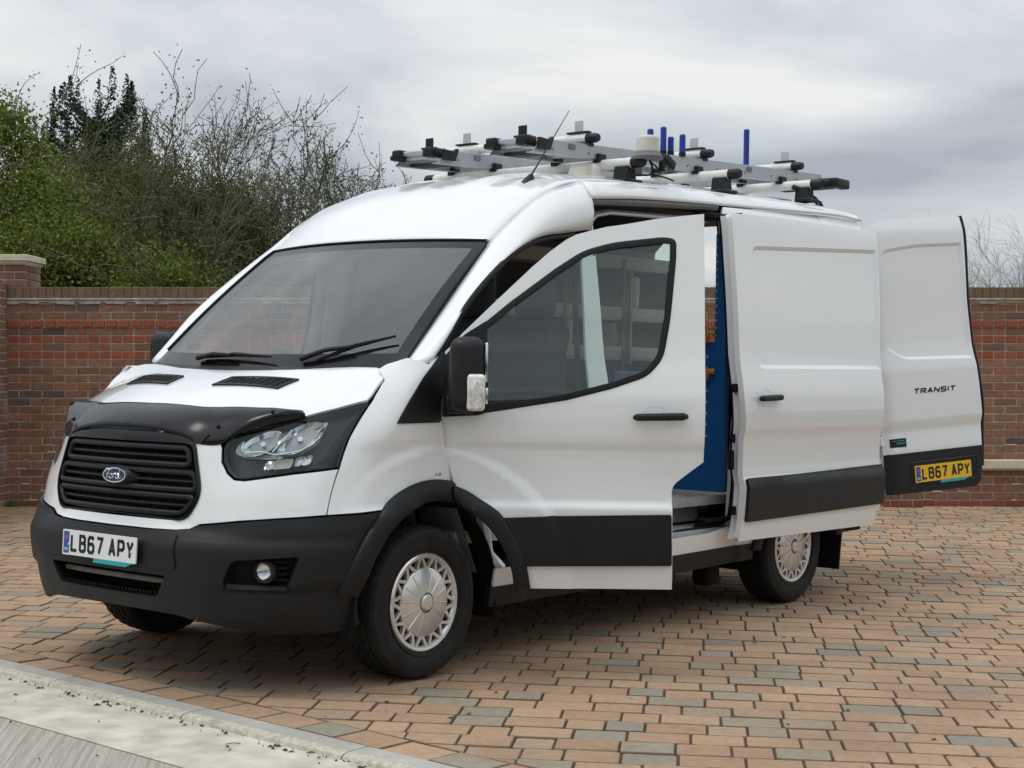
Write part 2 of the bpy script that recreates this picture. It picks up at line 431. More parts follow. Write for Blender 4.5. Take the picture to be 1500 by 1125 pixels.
# ================================================================== the setting
f0 = Vector((math.cos(YAW), math.sin(YAW), 0)); r0 = Vector((math.sin(YAW), -math.cos(YAW), 0))
C0 = Vector((CAM.x, CAM.y, 0))
WD = 15.46                                              # the wall runs square to the camera at this distance
def sstep(a, b_, x):
    t = min(1, max(0, (x-a)/(b_-a))); return t*t*(3-2*t)
def gz(l, d):
    "the drive rises slightly to the wall"
    return sstep(9.5, WD, d)*(0.055+0.0158*l)
def W(l, d, z=None):
    p = C0+r0*l+f0*d; p.z = gz(l, d) if z is None else z
    return p
# kerb line in (l, d): through K0 along KD
KD = Vector((0.760, -0.650)); KN = Vector((0.650, 0.760))      # KN points to the paved side
K0 = Vector((-2.356, 7.302)); 
def kside(l, d): return (Vector((l, d))-K0).dot(KN)

# ---- ground sheet under everything, out to the horizon
bm_mat = mat('soil_and_grass', (0.07, 0.085, 0.03), 0.95, var=0.4, vscale=1.2, bump=0.5, bscale=20)
g = MB(); NG = 60
g.grid([[W(-900+1800*i/NG, -900+1800*j/NG, -0.62) for j in range(NG+1)] for i in range(NG+1)])
tag(g.build('ground', bm_mat), kind='structure')

# ---- paved drive: bedding sheet and blocks
bed_mat = mat('sand_joints', (0.05, 0.041, 0.03), 0.95, var=0.35, vscale=9, bump=0.4, bscale=120)
bed = MB()
def clipk(l, d):
    s_ = kside(l, d); return (l, d) if s_ >= 0 else (l-KN.x*s_, d-KN.y*s_)
rows = []
for j in range(41):
    d = 3.0+(WD+0.05-3.0)*j/40; r_ = []
    for i in range(53):
        l = -5.3+15.3*i/52; q = clipk(l, d); r_.append(W(q[0], q[1], gz(q[0], q[1])-0.009))
    rows.append(r_)
bed.grid(rows)
drive = tag(bed.build('driveway', bed_mat), kind='structure')
pave_mat = rand_mat('tumbled_paving_block', [(0.0, (0.36, 0.235, 0.15)), (0.14, (0.40, 0.27, 0.175)), (0.27, (0.335, 0.215, 0.14)), (0.40, (0.43, 0.295, 0.19)), (0.53, (0.37, 0.24, 0.158)), (0.66, (0.41, 0.275, 0.175)), (0.78, (0.375, 0.265, 0.18)), (0.84, (0.30, 0.255, 0.19)), (0.90, (0.26, 0.24, 0.19)), (0.96, (0.31, 0.26, 0.19)), (1.0, (0.25, 0.225, 0.18))],
                     rough=0.82, var=0.16, vscale=22, bump=0.3, bscale=160, dirt=((0.15, 0.115, 0.08), 0.9, 0.48, 0.72, 0.42))
edge_mat = rand_mat('dark_block_arris', [(0, (0.15, 0.108, 0.074)), (0.5, (0.20, 0.145, 0.098)), (1, (0.12, 0.09, 0.062))], rough=0.95, var=0.3, vscale=30, bump=0.2, bscale=120)  # darker tone for block arrises and sides, so the joints read dark
def poly_block(o, ch=0.0045, dr=0.0045):
    "a paving block from its outline: bed, chamfer foot and worn top; faces flagged 0 top, 1 arris and sides"
    n = len(o); P = np.array(o, float); c = P.mean(0); t_ = np.roll(P, -1, 0)-np.roll(P, 1, 0); t_ /= np.maximum(np.linalg.norm(t_, axis=1), 1e-9)[:, None]
    ins = P+np.stack([-t_[:, 1], t_[:, 0]], 1)*ch
    v = [(x, y, -0.05) for x, y in P]+[(x, y, -dr) for x, y in P]+[(x, y, 0) for x, y in ins]
    f = [(i, (i+1) % n, n+(i+1) % n, n+i) for i in range(n)]+[(n+i, n+(i+1) % n, 2*n+(i+1) % n, 2*n+i) for i in range(n)]+[tuple(range(2*n, 3*n))]
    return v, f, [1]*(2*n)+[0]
def rect_outline(L, Wd, cut):
    x, y = L/2, Wd/2; o = []
    for (sx, sy) in ((-1, -1), (1, -1), (1, 1), (-1, 1)):
        a = (sx*x, sy*(y-cut)); c = (sx*(x-cut), sy*y)
        o += [a, c] if sx*sy > 0 else [c, a]
    return o
def clip_half(poly, fn):
    o = []
    for i in range(len(poly)):
        a, c = poly[i], poly[(i+1) % len(poly)]; fa, fc = fn(a), fn(c)
        if fa >= 0: o.append(a)
        if fa*fc < 0:
            t = fa/(fa-fc); o.append((a[0]+(c[0]-a[0])*t, a[1]+(c[1]-a[1])*t))
    return o
LEN = (0.15, 0.20, 0.235)
PITCH_R = 0.168; RA = R(-6.5); RD = Vector((math.cos(RA), math.sin(RA))); RN = Vector((-RD.y, RD.x))
BLK = []          # (l, d, length, angle, kind)
prng = random.Random(3)
for k in range(-40, 75):
    s_ = -6.5+prng.uniform(0, 0.2)
    while s_ < 11.0:
        L = prng.choice(LEN); c = RN*(k*PITCH_R)+Vector((0.0, 6.0))+RD*(s_+L/2)
        s_ += L+0.0045
        if c.y < 3.2 or c.y > WD-0.10 or c.x < -5.15 or c.x > 9.8: continue
        if kside(c.x, c.y) < 0.0: continue
        BLK.append((c.x, c.y, L, RA, PITCH_R-0.007, kside(c.x, c.y) < 0.40))
ka = math.atan2(KD.y, KD.x); s_ = -3.2
while s_ < 9:                                            # edge course along the kerb
    L = prng.choice((0.2, 0.235, 0.235)); c = K0+KD*(s_+L/2)+KN*0.092; s_ += L+0.008
    BLK.append((c.x, c.y, L, ka, 0.168, False))
def px_of(p):
    d = p-CAM; z = d.dot(fw)
    return (750+FPX*d.dot(rt2)/z, 562.5-FPX*d.dot(up2)/z, z) if z > 0.1 else (-9999, 0, 0)
def seen(p, mg=20):
    x, y, z = px_of(p); return z > 0 and -mg < x < 1500+mg and -mg < y < 1125+mg
def under_van(l, d):
    p = W(l, d); return 0.2 < p.x < 5.3 and -0.85 < p.y < 1.0
def hidden(p):                                           # behind the van, seen from the photograph's viewpoint
    x, y, z = px_of(p); return 60 < x < 1290 and y < 770
vis = [b_ for b_ in BLK if seen(W(b_[0], b_[1])) and not under_van(b_[0], b_[1]) and not hidden(W(b_[0], b_[1]))]
vis.sort(key=lambda b_: b_[1]); near = set(map(id, vis[:300]))
proto = {}
def frame(l, d, a):
    e = 0.05; nx = (W(l+e, d)-W(l-e, d)).normalized(); ny = (W(l, d+e)-W(l, d-e)).normalized(); nz = nx.cross(ny).normalized()
    dx = (nx*math.cos(a)+ny*math.sin(a)).normalized(); dy = nz.cross(dx)
    return Matrix((dx, dy, nz)).transposed()
far = MB()
for b_ in BLK:
    l, d, L, a, wd_, edge = b_
    if not seen(W(l, d), 1100): continue
    jit = prng.uniform(-0.0035, 0.0025); fm = frame(l, d, a+prng.uniform(-0.010, 0.010))
    tilt = Matrix.Rotation(prng.uniform(-0.008, 0.008), 3, 'X') @ Matrix.Rotation(prng.uniform(-0.006, 0.006), 3, 'Y')
    p = W(l, d); p.z += jit; key = (round(L, 3), round(wd_, 3), prng.randrange(3)); ol = rect_outline(L, wd_, (0.004, 0.008, 0.014)[key[2]])
    if edge:
        ca, sa = math.cos(a), math.sin(a); ol = clip_half(ol, lambda q: kside(l+q[0]*ca-q[1]*sa, d+q[0]*sa+q[1]*ca)-0.184); key = None
        if len(ol) < 3: continue
        A_ = abs(sum(ol[i][0]*ol[(i+1) % len(ol)][1]-ol[(i+1) % len(ol)][0]*ol[i][1] for i in range(len(ol))))/2
        if A_ < 0.0012: continue
    if id(b_) in near:
        if key is None or key not in proto:
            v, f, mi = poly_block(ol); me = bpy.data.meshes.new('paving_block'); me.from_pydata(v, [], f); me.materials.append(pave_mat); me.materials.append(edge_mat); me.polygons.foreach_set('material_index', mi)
            if key is not None: proto[key] = me
        else: me = proto[key]
        o = bpy.data.objects.new('paving_block', me); COL.objects.link(o); o.parent = drive
        mw = (fm @ tilt).to_4x4(); mw.translation = p; o.matrix_basis = mw
    else:
        v, f, mi = poly_block(ol); mm = fm @ tilt
        far.add([mm @ Vector(q)+p for q in v], f); far.mi[-len(mi):] = mi
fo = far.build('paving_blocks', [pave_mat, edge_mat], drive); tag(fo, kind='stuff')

# ---- kerb stones, smooth channel and brushed concrete road
def KW(s_, n, z): q = K0+KD*s_+KN*n; return W(q.x, q.y, z)
kerb_bed = MB(); kerb_bed.grid([[KW(s_, n, -0.16) for n in (-0.02, -0.14)] for s_ in (-4, 8)])
kerb = tag(kerb_bed.build('kerb', M['mortar']), kind='structure')
kp = [(0.0, -0.15), (0.0, 0.0), (-0.012, 0.006), (-0.10, 0.004), (-0.130, 0.000), (-0.141, -0.006), (-0.147, -0.019), (-0.150, -0.15)]
kmat = rand_mat('kerb_stone_concrete', [(0, (0.32, 0.31, 0.285)), (0.5, (0.36, 0.345, 0.315)), (1, (0.39, 0.375, 0.34))], rough=0.85, var=0.14, vscale=16, bump=0.35, bscale=70, dirt=((0.52, 0.50, 0.45), 3.0, 0.5, 0.7, 0.55))
kface = rand_mat('weathered_kerb_face', [(0, (0.44, 0.41, 0.34)), (1, (0.50, 0.47, 0.39))], rough=0.95, var=0.3, vscale=40, bump=0.8, bscale=60, dirt=((0.14, 0.13, 0.08), 9.0, 0.56, 0.75, 0.6))
for i in range(-3, 8):
    s0 = 0.62+i*0.918; s1 = s0+0.912; mb = MB(); n = len(kp)
    mb.add([KW(s0, a, c) for a, c in kp]+[KW(s1, a, c) for a, c in kp], [(j, j+1, n+j+1, n+j) for j in range(n-1)]+[tuple(range(n)), tuple(range(2*n-1, n-1, -1))])
    mb.mi = [0, 0, 0, 1, 1, 1, 1, 0, 0]
    if -3.5 < s0 < 6: mb.build('kerb_stone', [kmat, kface], kerb)
ch_mat = mat('smooth_concrete', (0.52, 0.485, 0.41), 0.95, var=0.24, vscale=7, bump=0.6, bscale=35, spec=0.2)
mb = MB(); mb.grid([[KW(-4+12*i/40, n, -0.020) for n in (-0.145, -0.25, -0.36, -0.47, -0.60)] for i in range(41)])
tag(mb.build('road_channel', ch_mat), kind='structure')
rd_mat = mat('brushed_concrete', (0.40, 0.38, 0.335), 0.95, spec=0.2)
t_ = rd_mat.node_tree; ge_ = N(t_, 'ShaderNodeNewGeometry'); mp_ = N(t_, 'ShaderNodeMapping'); mp_.inputs['Rotation'].default_value[2] = -(YAW+R(7)); mp2_ = N(t_, 'ShaderNodeMapping')
mp2_.inputs['Scale'].default_value = (0.9, 34, 1)
nz_ = N(t_, 'ShaderNodeTexNoise'); nz_.inputs['Scale'].default_value = 1.6; nz_.inputs['Detail'].default_value = 6; nz_.inputs['Roughness'].default_value = 0.6
bp_ = N(t_, 'ShaderNodeBump'); cr_ = N(t_, 'ShaderNodeValToRGB'); cr_.color_ramp.elements[0].position = 0.36; cr_.color_ramp.elements[0].color = (0.31, 0.285, 0.24, 1); cr_.color_ramp.elements[1].position = 0.60; cr_.color_ramp.elements[1].color = (0.46, 0.43, 0.37, 1)
t_.links.new(nz_.outputs['Fac'], cr_.inputs[0]); t_.links.new(cr_.outputs[0], t_.nodes['Principled BSDF'].inputs['Base Color'])
bp_.inputs['Strength'].default_value = 0.9; bp_.inputs['Distance'].default_value = 0.02
t_.links.new(ge_.outputs['Position'], mp_.inputs[0]); t_.links.new(mp_.outputs[0], mp2_.inputs[0]); t_.links.new(mp2_.outputs[0], nz_.inputs['Vector']); t_.links.new(nz_.outputs['Fac'], bp_.inputs['Height']); t_.links.new(bp_.outputs[0], t_.nodes['Principled BSDF'].inputs['Normal'])
mb = MB(); mb.grid([[KW(-6+15*i/40, -0.555-0.25*j, -0.0225-0.002*min(1, j)) for j in range(20)] for i in range(41)])
tag(mb.build('road', rd_mat), kind='structure')
# litter: leaves and twigs along the channel
lit_mat = mat('dead_leaf', (0.06, 0.045, 0.03), 0.9, var=0.3)
lit = MB(); lr = random.Random(21)
for i in range(260):
    s_ = lr.uniform(-3, 3.6); n = -0.155-abs(lr.gauss(0, 0.03)) if i < 200 else lr.uniform(-1.3, 0.0)-0.15
    c = KW(s_, n, -0.017); a = lr.uniform(0, 6.28); r_ = lr.uniform(0.002, 0.008)
    e1 = Vector((math.cos(a), math.sin(a), 0))*r_*lr.uniform(1, 2.6); e2 = Vector((-math.sin(a), math.cos(a), 0.3))*r_
    lit.add([c-e1, c-e2*0.5, c+e1, c+e2*0.7+Vector((0, 0, 0.006))], [(0, 1, 2, 3)])
for i in range(60):
    l = lr.uniform(-1.5, 3.5); d = lr.uniform(5.2, 8.5)
    if kside(l, d) < 0.1: continue
    c = W(l, d)+Vector((0, 0, 0.004)); a = lr.uniform(0, 6.28); r_ = lr.uniform(0.003, 0.010)
    e1 = Vector((math.cos(a), math.sin(a), 0))*r_*2; e2 = Vector((-math.sin(a), math.cos(a), 0.2))*r_
    lit.add([c-e1, c-e2, c+e1, c+e2], [(0, 1, 2, 3)])
for i in range(16):
    s_ = lr.uniform(-3, 3.4); c = KW(s_, lr.uniform(-1.2, -0.2), -0.017); a = lr.uniform(0, 6.28); L = lr.uniform(0.03, 0.09)
    lit.tube([c, c+Vector((math.cos(a), math.sin(a), 0))*L*0.5+Vector((0, 0, 0.006)), c+Vector((math.cos(a+0.4), math.sin(a+0.4), 0))*L], 0.0015, 4)
tag(lit.build('leaf_litter', lit_mat), 'dry leaf scraps and twigs scattered along the concrete channel and kerb', 'leaf litter', kind='stuff')

# ---- boundary wall of brick with pier
WX = rt2.copy(); WX = (r0+Vector((0, 0, 0.0158))).normalized(); WZ = WX.cross(-f0).normalized(); WZ = WZ if WZ.z > 0 else -WZ
WO = W(0, WD, 0.055-0.02)
def wl(x, out, z): return WO+WX*x-f0*out+WZ*z            # x along the wall, out towards the camera, z up from its foot
HW = 2.165; X0, X1 = -4.93, 9.0
brick_mat = rand_mat('stock_brick', [(0.0, (0.26, 0.115, 0.07)), (0.12, (0.20, 0.115, 0.08)), (0.25, (0.29, 0.13, 0.078)), (0.38, (0.17, 0.11, 0.082)), (0.5, (0.27, 0.15, 0.092)), (0.62, (0.115, 0.085, 0.075)), (0.72, (0.30, 0.14, 0.088)), (0.86, (0.23, 0.135, 0.092)), (1.0, (0.26, 0.11, 0.068))],
                      rough=0.9, var=0.28, vscale=26, bump=0.5, bscale=110, dirt=((0.34, 0.31, 0.28), 2.3, 0.60, 0.85, 0.35))
red_mat = rand_mat('red_facing_brick', [(0, (0.27, 0.082, 0.047)), (0.5, (0.31, 0.098, 0.055)), (1, (0.24, 0.075, 0.046))], rough=0.85, var=0.2, vscale=30, bump=0.35, bscale=110)
cope_mat = rand_mat('weathered_coping_brick', [(0, (0.17, 0.11, 0.072)), (0.4, (0.21, 0.13, 0.085)), (0.7, (0.15, 0.105, 0.07)), (1, (0.22, 0.125, 0.08))], rough=0.92, var=0.25, vscale=24, bump=0.5, bscale=90, dirt=((0.10, 0.095, 0.05), 1.6, 0.5, 0.8, 0.5))
wm = MB(); 
def wbox(mb, x0, x1, o0, o1, z0, z1, ch=0.0):
    c = wl((x0+x1)/2, (o0+o1)/2, (z0+z1)/2); rm = Matrix((WX, -f0, WZ)).transposed()
    mb.box(c, (x1-x0, o1-o0, z1-z0), rm, ch)
wbox(wm, X0, X1, -0.215, -0.006, -0.3, HW-0.008)
wall = wm.build('brick_wall', M['mortar'])
tag(wall, 'long boundary wall of brown brick with brick-on-edge coping and red header bands', 'wall')
ROT_W = Matrix((WX, -f0, WZ)).transposed()
wr = random.Random(5)
pieces = []       # (x0, x1, z0, z1, out, material key)
PC = (HW-0.165)/26
for k in range(26):
    z1 = HW-0.165-k*PC; z0 = z1-PC; off = 0.1125 if k % 2 else 0.0
    if k in (2, 4, 6):
        x = X0
        while x < X1:
            pieces.append((x+0.005, x+0.1075, z0+0.005, z1-0.005, 0.022 if k == 2 else 0.002, 'red')); x += 0.1125 if k != 2 else 0.121
    else:
        x = X0-off
        while x < X1:
            pieces.append((max(x, X0)+0.005, min(x+0.22, X1), z0+0.005, z1-0.005, wr.uniform(-0.002, 0.003), 'red' if k == 25 else 'brick')); x += 0.225
x = X0
while x < X1: pieces.append((x+0.004, x+0.072, HW-0.105, HW, 0.012+wr.uniform(-0.002, 0.002), 'cope')); x += 0.0765
def wvis(pc):
    x0, x1, z0, z1, o, mk = pc; X, Yp, _ = px_of(wl((x0+x1)/2, 0, (z0+z1)/2))
    if not (-10 < X < 1510): return False
    if X < 345 and Yp < 745:  return X < 60+ (900-Yp)*0.62
    if X > 1425: return True
    if X > 1285 and Yp > 708: return True
    return False
v_ = [q for q in pieces if wvis(q) and q[1]-q[0] > 0.03]
v_.sort(key=lambda q: -((q[1]-q[0])*(q[3]-q[2]))*wr.uniform(0.98, 1.02)); pick = set(map(id, v_[:300]))
MK = {'red': red_mat, 'brick': brick_mat, 'cope': cope_mat}; bp_cache = {}; rest = {k: MB() for k in MK}
for q in pieces:
    x0, x1, z0, z1, o, mk = q; L = x1-x0; H = z1-z0
    if L < 0.02: continue
    dp = 0.10 if mk != 'cope' else 0.235
    c = wl((x0+x1)/2, o-dp/2, (z0+z1)/2)
    if id(q) in pick:
        key = (round(L, 2), round(H, 3), mk)
        if key not in bp_cache:
            b0 = MB(); b0.box((0, 0, 0), (L, dp, H), None, 0.004); me = bpy.data.meshes.new('brick'); me.from_pydata(b0.v, [], b0.f); me.materials.append(MK[mk]); bp_cache[key] = me
        o_ = bpy.data.objects.new('brick' if mk != 'cope' else 'coping_brick', bp_cache[key]); COL.objects.link(o_); o_.parent = wall
        mw = (ROT_W @ Matrix.Rotation(wr.uniform(-0.006, 0.006), 3, 'Y')).to_4x4(); mw.translation = c; o_.matrix_basis = mw
    else: rest[mk].box(c, (L, dp, H), ROT_W, 0.004 if mk != 'brick' else 0.003)
for k, mb in rest.items(): tag(mb.build('bricks' if k != 'cope' else 'coping_bricks', MK[k], wall), kind='stuff')
# tile creasing: two oversailing courses with ragged white mortar
cr = MB(); wbox(cr, X0, X1, -0.25, 0.035, HW-0.126, HW-0.108, 0.003); wbox(cr, X0, X1, -0.24, 0.022, HW-0.148, HW-0.130, 0.003)
x = X0
while x < X1:
    w_ = wr.uniform(0.05, 0.14); wbox(cr, x, x+w_, -0.02, 0.018+wr.uniform(0, 0.006), HW-0.150-wr.uniform(0.002, 0.022), HW-0.146, 0.003); x += w_+wr.choice((0, 0, 0.05, 0.1))
cr.build('tile_creasing', mat('pale_mortar', (0.42, 0.37, 0.31), 0.9, var=0.3, vscale=9, bump=0.5, bscale=60), wall)
st = MB(); wbox(st, 3.1, X1, -0.02, 0.085, 0.385, 0.475, 0.008); wbox(st, 3.1, X1, -0.02, 0.06, 0.372, 0.388)
st.build('stone_ledge', M['stone'], wall)
# efflorescence and mortar smears low on the wall
ef = MB()
for i in range(46):
    x = wr.uniform(-4.9, -3.6) if i < 30 else wr.uniform(3.6, 5.2); k = wr.randrange(0, 9); z = k*PC+wr.uniform(-0.008, 0.01)
    wbox(ef, x, x+wr.uniform(0.02, 0.11), -0.01, 0.0045, z, z+wr.uniform(0.005, 0.014), 0.002)
ef.build('mortar_smear', mat('lime_mortar', (0.55, 0.50, 0.44), 0.95, var=0.2), wall)

# weed tuft at the foot of the wall
wt = MB(); tr_ = random.Random(9)
for i in range(46):
    a = tr_.uniform(0, 6.28); q = tr_.uniform(0, 0.10); c = wl(-4.88+q*math.cos(a), 0.06+abs(q*math.sin(a)), 0.0)+Vector((0, 0, -0.02)); h_ = tr_.uniform(0.04, 0.13); dv = r0*tr_.gauss(0, .5)-f0*tr_.uniform(0, .6); w_ = r0*0.006
    wt.add([c-w_, c+w_, c+dv*h_*0.4+Vector((0, 0, h_*0.7))+w_*0.7, c+dv*h_+Vector((0, 0, h_))], [(0, 1, 2, 3)])
tag(wt.build('grass_tuft', mat('grass_blade', (0.07, 0.15, 0.02), 0.7, var=0.3, vscale=30)), 'small green grass tuft at the foot of the corner pier', 'grass tuft')
# corner pier and the return wall that comes towards the camera
pier = MB(); wbox(pier, -5.50, -4.93-0.004, -0.30, 5.6, -0.3, HW+0.0)
wbox(pier, -5.34, -4.765, -0.50, 0.02-0.035, HW-0.5, HW+0.24)
pr = pier.build('corner_pier', M['mortar']); tag(pr, 'brick corner pier with a moulded cream stone cap at the left edge', 'pier')
pb = MB()
for k in range(29):
    z0 = k*PC*0.988+0.0; z1 = z0+PC*0.988
    o = -0.02+(0.1125 if k % 2 else 0.0)-0.22
    while o < 5.5:
        b0 = MB(); c = wl(-4.932-0.048, o+0.11, (z0+z1)/2); pb.box(c, (0.1, 0.215, z1-z0-0.010), ROT_W, 0.004); o += 0.225
for k in range(29):
    z0 = k*PC*0.988; z1 = z0+PC*0.988
    for (a0, a1) in ((-5.495, -5.29), (-5.28, -5.07), (-5.06, -4.935)) if k % 2 else ((-5.495, -5.39), (-5.38, -5.17), (-5.16, -4.935)): wbox(pb, a0, a1, 5.55, 5.605, z0+0.005, z1-0.005, 0.004)
for k in range(3):
    z0 = HW+0.004+k*0.0765
    for (a0, a1) in ((-5.3, -5.09), (-5.08, -4.87), (-4.86, -4.757)) if k % 2 else ((-5.3, -5.2), (-5.19, -4.97), (-4.96, -4.757)):
        wbox(pb, a0, a1, -0.10, -0.008, z0, z0+0.066, 0.004)
    o = -0.5
    while o < -0.12: 
        wbox(pb, -4.86, -4.752, o, min(o+0.21, -0.11), z0, z0+0.066, 0.004); o += 0.22
tag(pb.build('bricks', rand_mat('pier_brick', [(0, (0.19, 0.10, 0.075)), (0.5, (0.23, 0.13, 0.10)), (1, (0.16, 0.085, 0.065))], rough=0.92, var=0.3, vscale=22, bump=0.5, bscale=100, dirt=((0.40, 0.35, 0.31), 2.5, 0.48, 0.7, 0.5)), pr), kind='stuff')
cp = MB(); wbox(cp, -5.42, -4.715, -0.56, 0.055, HW+0.255, HW+0.318, 0.006); wbox(cp, -5.38, -4.74, -0.53, 0.03, HW+0.234, HW+0.256, 0.004); wbox(cp, -5.36, -4.75, -0.51, 0.01, HW+0.222, HW+0.236)
cp.build('stone_cap', M['stone'], pr)
# ================================================================== trees behind the wall
def leaf_mat(name, c1, c2, trans=0.35):
    m = bpy.data.materials.new(name); m.use_nodes = True; t = m.node_tree; b = t.nodes['Principled BSDF']; b.inputs['Roughness'].default_value = 0.6; b.inputs['Specular IOR Level'].default_value = 0.3
    ge = N(t, 'ShaderNodeNewGeometry'); rp = N(t, 'ShaderNodeValToRGB'); rp.color_ramp.elements[0].color = (*c1, 1); rp.color_ramp.elements[1].color = (*c2, 1)
    t.links.new(ge.outputs['Random Per Island'], rp.inputs[0]); t.links.new(rp.outputs[0], b.inputs['Base Color'])
    tr = N(t, 'ShaderNodeBsdfTranslucent'); t.links.new(rp.outputs[0], tr.inputs[0]); mx = N(t, 'ShaderNodeMixShader'); mx.inputs[0].default_value = trans
    t.links.new(b.outputs[0], mx.inputs[1]); t.links.new(tr.outputs[0], mx.inputs[2]); t.links.new(mx.outputs[0], t.nodes['Material Output'].inputs[0])
    return m
bark = mat('grey_bark', (0.10, 0.085, 0.065), 0.95, var=0.3, vscale=20)
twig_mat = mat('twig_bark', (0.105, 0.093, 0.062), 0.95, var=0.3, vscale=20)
hazed_twig = mat('hazed_twig', (0.27, 0.25, 0.235), 0.95, var=0.2, vscale=20)  # bark paled: distance haze put into the colour
LG = leaf_mat('fresh_green_leaf', (0.085, 0.120, 0.018), (0.205, 0.245, 0.045))
LO = leaf_mat('olive_leaf', (0.060, 0.074, 0.019), (0.140, 0.156, 0.044))
LP = leaf_mat('pine_needles', (0.012, 0.030, 0.014), (0.028, 0.055, 0.022), 0.1)
class Quads:
    "many small leaf faces, collected in batches"
    def __init__(s, seed=1): s.c = []; s.z = []; s.g = np.random.default_rng(seed)
    def batch(s, centres, size):
        centres = np.asarray(centres, float).reshape(-1, 3); s.c.append(centres); s.z.append(np.broadcast_to(np.asarray(size, float), (len(centres),)))
    def build(s, name, m_, parent):
        C = np.concatenate(s.c)-np.array(ORG[parent.name]); Z = np.concatenate(s.z)[:, None]; n = len(C)
        a = s.g.normal(size=(n, 3)); a /= np.linalg.norm(a, axis=1)[:, None]; b_ = np.cross(a, s.g.normal(size=(n, 3))); b_ /= np.linalg.norm(b_, axis=1)[:, None]
        V = np.stack([C-a*Z, C+b_*Z*0.55, C+a*Z, C-b_*Z*0.55], 1).reshape(-1, 3)
        me = bpy.data.meshes.new(name); me.vertices.add(4*n); me.vertices.foreach_set('co', V.ravel()); me.loops.add(4*n); me.loops.foreach_set('vertex_index', np.arange(4*n, dtype=np.int32))
        me.polygons.add(n); me.polygons.foreach_set('loop_start', np.arange(0, 4*n, 4, dtype=np.int32)); me.update(calc_edges=True); me.validate()
        return link(name, me, m_, parent)
def branch(mb, p, d, L, r, depth, rg, tips, kids=(2, 4), spread=0.6, grav=0.05, seg=4, ns=5, rmin=0.007):
    P = [Vector(p)]; d = Vector(d).normalized(); rr = [r]
    for i in range(seg):
        d = (d+Vector((rg.gauss(0, 0.20), rg.gauss(0, 0.20), rg.gauss(0, 0.16)+grav))).normalized()
        P.append(P[-1]+d*L/seg); rr.append(max(r*(1-0.55*(i+1)/seg), rmin*0.6))
    mb.tube(P, rr, ns if depth > 1 else 3, caps=False)
    if depth == 0:
        tips.append((P[-1], d)); tips.append((P[len(P)//2], d)); return
    for k in range(rg.randint(*kids)):
        i = rg.randint(1, seg); ax = Vector((rg.gauss(0, 1), rg.gauss(0, 1), rg.gauss(0, 1))).normalized()
        nd = (d+ax*spread*rg.uniform(0.7, 1.4)).normalized()
        branch(mb, P[i], nd, L*rg.uniform(0.5, 0.80), max(rr[i]*0.68, rmin), depth-1, rg, tips, kids, spread, grav, seg, ns, rmin)
    tips.append((P[-1], d))
def leafy(name, label, group, l, d, top, width, dep, m_leaf, seed, nleaf, size, base=0.0, clumps=60, m_tw=None, cat='tree', nbr=5, shape=1.0, sky_gap=0.0):
    rg = random.Random(seed); root = empty(name, W(l, d, -0.6)); tag(root, label, cat, group)
    tr = MB(); tips = []
    for k in range(nbr):
        a = rg.uniform(0, 6.28)
        branch(tr, W(l+rg.gauss(0, width*0.08), d, -0.6), Vector((math.cos(a)*0.35, math.sin(a)*0.35, 1)), (top+0.6)*0.55, 0.07, 3, rg, tips, (2, 4), 0.55, 0.06)
    tr.build('trunk', m_tw or bark, root)
    q = Quads(seed); cl = []; rr = []
    for i in range(clumps):
        a = rg.uniform(0, 6.28); u = rg.random()**0.5; zz_ = rg.random()
        rad = math.sin(math.pi*min(1, 0.18+0.82*(1-zz_)**0.9)*0.5)**shape
        cl.append(tuple(W(l+math.cos(a)*u*width/2*rad, d+math.sin(a)*u*dep/2*rad, base+(top-base)*zz_*(1-0.12*u)))); rr.append(rg.uniform(0.22, 0.55))
    g = q.g; k = g.integers(0, clumps, nleaf); cl = np.array(cl); rr = np.array(rr)
    q.batch(cl[k]+g.normal(size=(nleaf, 3))*np.array([1, 1, 0.8])*rr[k][:, None]*0.55, size*g.uniform(0.6, 1.3, nleaf))
    T = np.array([tuple(p) for p, dd in tips]); T = np.repeat(T, 4, 0)
    q.batch(T+g.normal(size=T.shape)*0.05, size*g.uniform(0.5, 0.9, len(T)))
    q.build('crown', m_leaf, root)
    return root
G_ = 'trees behind the wall'
leafy('leafy_tree', 'tall bright green tree at the far left edge above the pier', G_, -7.35, 20.5, 5.0, 4.6, 2.6, LG, 11, 110000, 0.029, 0.4, 150, shape=0.6)
leafy('leafy_shrub', 'lower bright green shrub spreading right of the tall green tree', G_, -5.6, 19.5, 3.2, 2.9, 2.0, LG, 12, 62000, 0.028, 0.5, 90, cat='shrub', shape=0.7)
leafy('leafy_shrub', 'low green shrub just above the wall beside the windscreen edge', G_, -4.25, 19.0, 2.65, 1.9, 1.6, LG, 13, 28000, 0.027, 0.5, 60, cat='shrub', shape=0.7)
